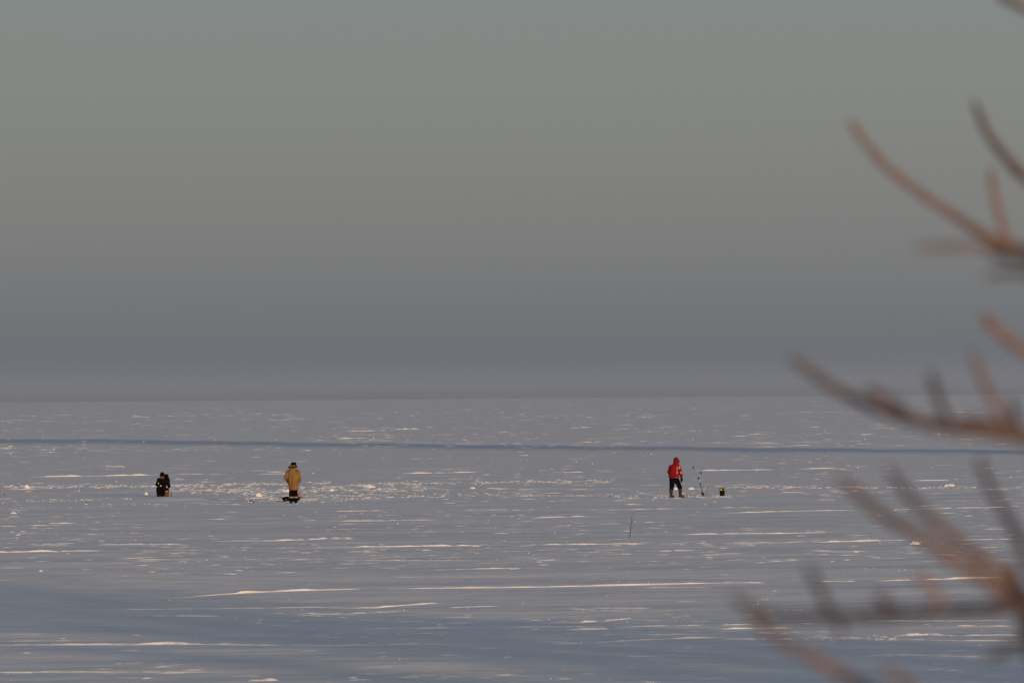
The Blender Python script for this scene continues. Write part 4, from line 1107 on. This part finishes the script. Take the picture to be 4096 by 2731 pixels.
# ------------------------------------------------------------------ the bare shrub on the shore, close to the lens
def shrub():
    bx, by = 1.35, 9.4
    base = Vector((bx, by, zg1(bx, by) - .05))
    o = empty('bare_shrub', base, 'bare frosty shrub close to the lens, twigs reaching in from the right, out of focus', 'shrub')
    loc = lambda v: v - base
    pf = 1 / (FPX / S)
    stems = [[(1.35, 9.4, 1.6), (1.30, 9.2, 2.8), (1.22, 9.3, 3.7), (1.16, 9.4, 4.3), (1.10, 9.5, 5.0), (1.02, 9.7, 5.7)],
             [(1.42, 9.1, 1.6), (1.20, 8.3, 2.8), (1.05, 7.6, 3.6), (.98, 7.3, 4.1), (.93, 7.2, 4.6)],
             [(1.30, 9.6, 1.6), (1.10, 8.8, 2.7), (.95, 8.2, 3.5), (.86, 7.9, 4.0)]]
    for s_ in stems:
        s_[0] = (s_[0][0], s_[0][1], zg1(s_[0][0], s_[0][1]) - .06)
        n = len(s_)
        MB().tube([loc(Vector(p)) for p in s_], [.034 - .020 * i / (n - 1) for i in range(n)], 12).build('trunk', BARK, o)
    def nearest(p):
        best = None
        for s_ in stems:
            for a, b in zip(s_, s_[1:]):
                a, b = Vector(a), Vector(b)
                for t in (0, .25, .5, .75):
                    c = a.lerp(b, t)
                    if c.z < p.z - .02 or True:
                        d = (c - p).length + (0 if c.z < p.z else .6)
                        if best is None or d < best[0]: best = (d, c)
        return best[1]
    def branch(pts, d, w, root=True, mat=BARK, w1=None):
        """pts in the 2352 view from tip to root, d distance, w width in those pixels"""
        d0, d1 = d if isinstance(d, tuple) else (d, d)
        n = len(pts)
        P = [ray_at(px, py, d0 + (d1 - d0) * i / (n - 1)) for i, (px, py) in enumerate(pts)]
        # smooth the line
        Q = []
        for i in range(n - 1):
            p0, p1, p2, p3 = P[max(i - 1, 0)], P[i], P[i + 1], P[min(i + 2, n - 1)]
            for t in (0, .25, .5, .75):
                Q.append(.5 * ((2 * p1) + (p2 - p0) * t + (2 * p0 - 5 * p1 + 4 * p2 - p3) * t * t + (3 * p1 - p0 - 3 * p2 + p3) * t ** 3))
        Q.append(P[-1])
        r0 = w * pf * d0 / 2 * .80; r1 = (w1 or w) * pf * d1 / 2 * .86
        rad = [(r0 + (r1 - r0) * i / (len(Q) - 1)) * (1 + .10 * math.sin(i * 1.9 + pts[0][0])) for i in range(len(Q))]
        rad[0] *= .55; rad[1] *= .8
        if root:
            c = nearest(Q[-1]); dr_ = (Q[-1] - Q[-3]).normalized(); L = (c - Q[-1]).length
            for t in (.35, .7, 1.0):
                Q.append((Q[-1] if t == .35 else Q[-1]).lerp(c, (t if t == 1 else .45)) + (dr_ * L * .08 if t == .35 else Vector()))
                rad.append(rad[-1] * 1.08)
        b = MB().tube([loc(v) for v in Q], rad, 10)
        # buds
        for i in range(2, len(Q) - 3, 3):
            s_ = Vector((math.sin(i * 2.3 + pts[0][1]), .3, math.cos(i * 2.3 + pts[0][1])))
            b.ell(loc(Q[i] + s_ * rad[i] * .9), (rad[i] * .75,) * 3, 8, 6)
        b.build('branch', mat, o)
    branch([(1952,278),(2000,345),(2060,405),(2130,455),(2200,500),(2250,533),(2310,560),(2375,580),(2460,625)], (9.6, 9.4), 19, w1=30)
    branch([(2277,385),(2283,440),(2298,500),(2318,560)], 9.5, 20, False)
    branch([(2105,568),(2180,567),(2250,566),(2330,572),(2420,600)], (7.6, 8.0), 19)
    branch([(2262,570),(2310,592),(2375,604),(2470,640)], (7.3, 7.6), 20, mat=SHADE_BARK)
    branch([(2265,632),(2330,626),(2420,640)], (6.9, 7.2), 18, mat=SHADE_BARK)
    branch([(2238,236),(2265,300),(2300,350),(2352,405),(2440,490)], (9.7, 9.4), 21, w1=30)
    branch([(2285,-20),(2330,8),(2375,30),(2460,80)], (9.6, 9.5), 22)
    branch([(2258,722),(2300,765),(2352,808),(2450,880)], (8.8, 8.8), 26, w1=30)
    branch([(1815,822),(1870,858),(1920,893),(1980,925),(2050,950),(2120,970),(2200,985),(2280,992),(2360,1005),(2470,1045)], (7.7, 7.6), 22, w1=42)
    branch([(1990,890),(2035,915),(2075,945),(2110,967)], 7.6, 24, False)
    branch([(2135,852),(2152,905),(2172,955),(2190,984)], 7.5, 24, False, mat=SHADE_BARK)
    branch([(2233,808),(2258,870),(2288,935),(2320,990)], 7.7, 23, False)
    branch([(2318,915),(2332,955),(2345,1003)], 7.4, 26, False, mat=SHADE_BARK)
    branch([(2200,960),(2260,968),(2345,985)], 7.2, 24, False)
    branch([(1925,1092),(1980,1143),(2040,1190),(2110,1228),(2165,1270),(2235,1315),(2310,1365),(2400,1440)], (7.3, 7.6), 24, w1=40)
    branch([(2040,1072),(2088,1140),(2150,1200),(2210,1247),(2275,1295),(2350,1360),(2430,1450)], (7.4, 7.7), 22, w1=36)
    branch([(2248,1050),(2275,1120),(2312,1185),(2345,1250),(2390,1350)], (7.4, 7.6), 22, w1=28, mat=SHADE_BARK)
    branch([(1853,1297),(1878,1345),(1900,1390),(1915,1416)], 7.1, 22, False, mat=SHADE_BARK)
    branch([(1680,1368),(1740,1403),(1820,1417),(1900,1416),(1980,1416),(2060,1411),(2160,1403),(2250,1400),(2345,1395),(2440,1430)], (6.9, 7.4), 22, w1=40, mat=SHADE_BARK)
    branch([(2008,1360),(2042,1393),(2064,1411)], 7.1, 26, False, mat=SHADE_BARK)
    branch([(2095,1322),(2135,1342),(2155,1365),(2152,1403)], 7.1, 22, False)
    branch([(1932,1462),(1928,1440),(1924,1416)], 6.9, 18, False, mat=SHADE_BARK)
    branch([(1720,1410),(1770,1455),(1830,1490),(1900,1527),(1965,1565),(2060,1620),(2200,1700)], (6.8, 7.2), 24, w1=32)
    branch([(2270,1512),(2305,1492),(2360,1474),(2430,1490)], (6.8, 7.2), 24, mat=SHADE_BARK)
    branch([(2030,1535),(2085,1570),(2150,1620),(2250,1690)], (6.9, 7.2), 26)
    branch([(2318,1290),(2335,1350),(2352,1420),(2385,1530)], (7.3, 7.5), 30, w1=46)
shrub()

# ------------------------------------------------------------------ thin frosty air over the lake
def haze():
    x0, x1, y0, y1, z0, z1 = -7600, 7600, -120, 9400, -1.4, 7.5
    vs = [(x, y, z) for z in (z0, z1) for x, y in ((x0, y0), (x1, y0), (x1, y1), (x0, y1))]
    fs = [(3, 2, 1, 0), (4, 5, 6, 7), (0, 1, 5, 4), (1, 2, 6, 5), (2, 3, 7, 6), (3, 0, 4, 7)]
    m = bpy.data.materials.new('frosty_air'); m.use_nodes = True
    nt = m.node_tree; nt.nodes.clear()
    out = nt.nodes.new('ShaderNodeOutputMaterial'); v = nt.nodes.new('ShaderNodeVolumePrincipled')
    v.inputs['Color'].default_value = (.70, .76, .88, 1)
    v.inputs['Density'].default_value = 0.00002
    v.inputs['Anisotropy'].default_value = 0.0
    nt.links.new(v.outputs[0], out.inputs['Volume'])
    o = mesh_obj('haze', vs, fs, m)
    tag(o, kind='stuff')
haze()
bpy.data.scenes.remove(WORK)
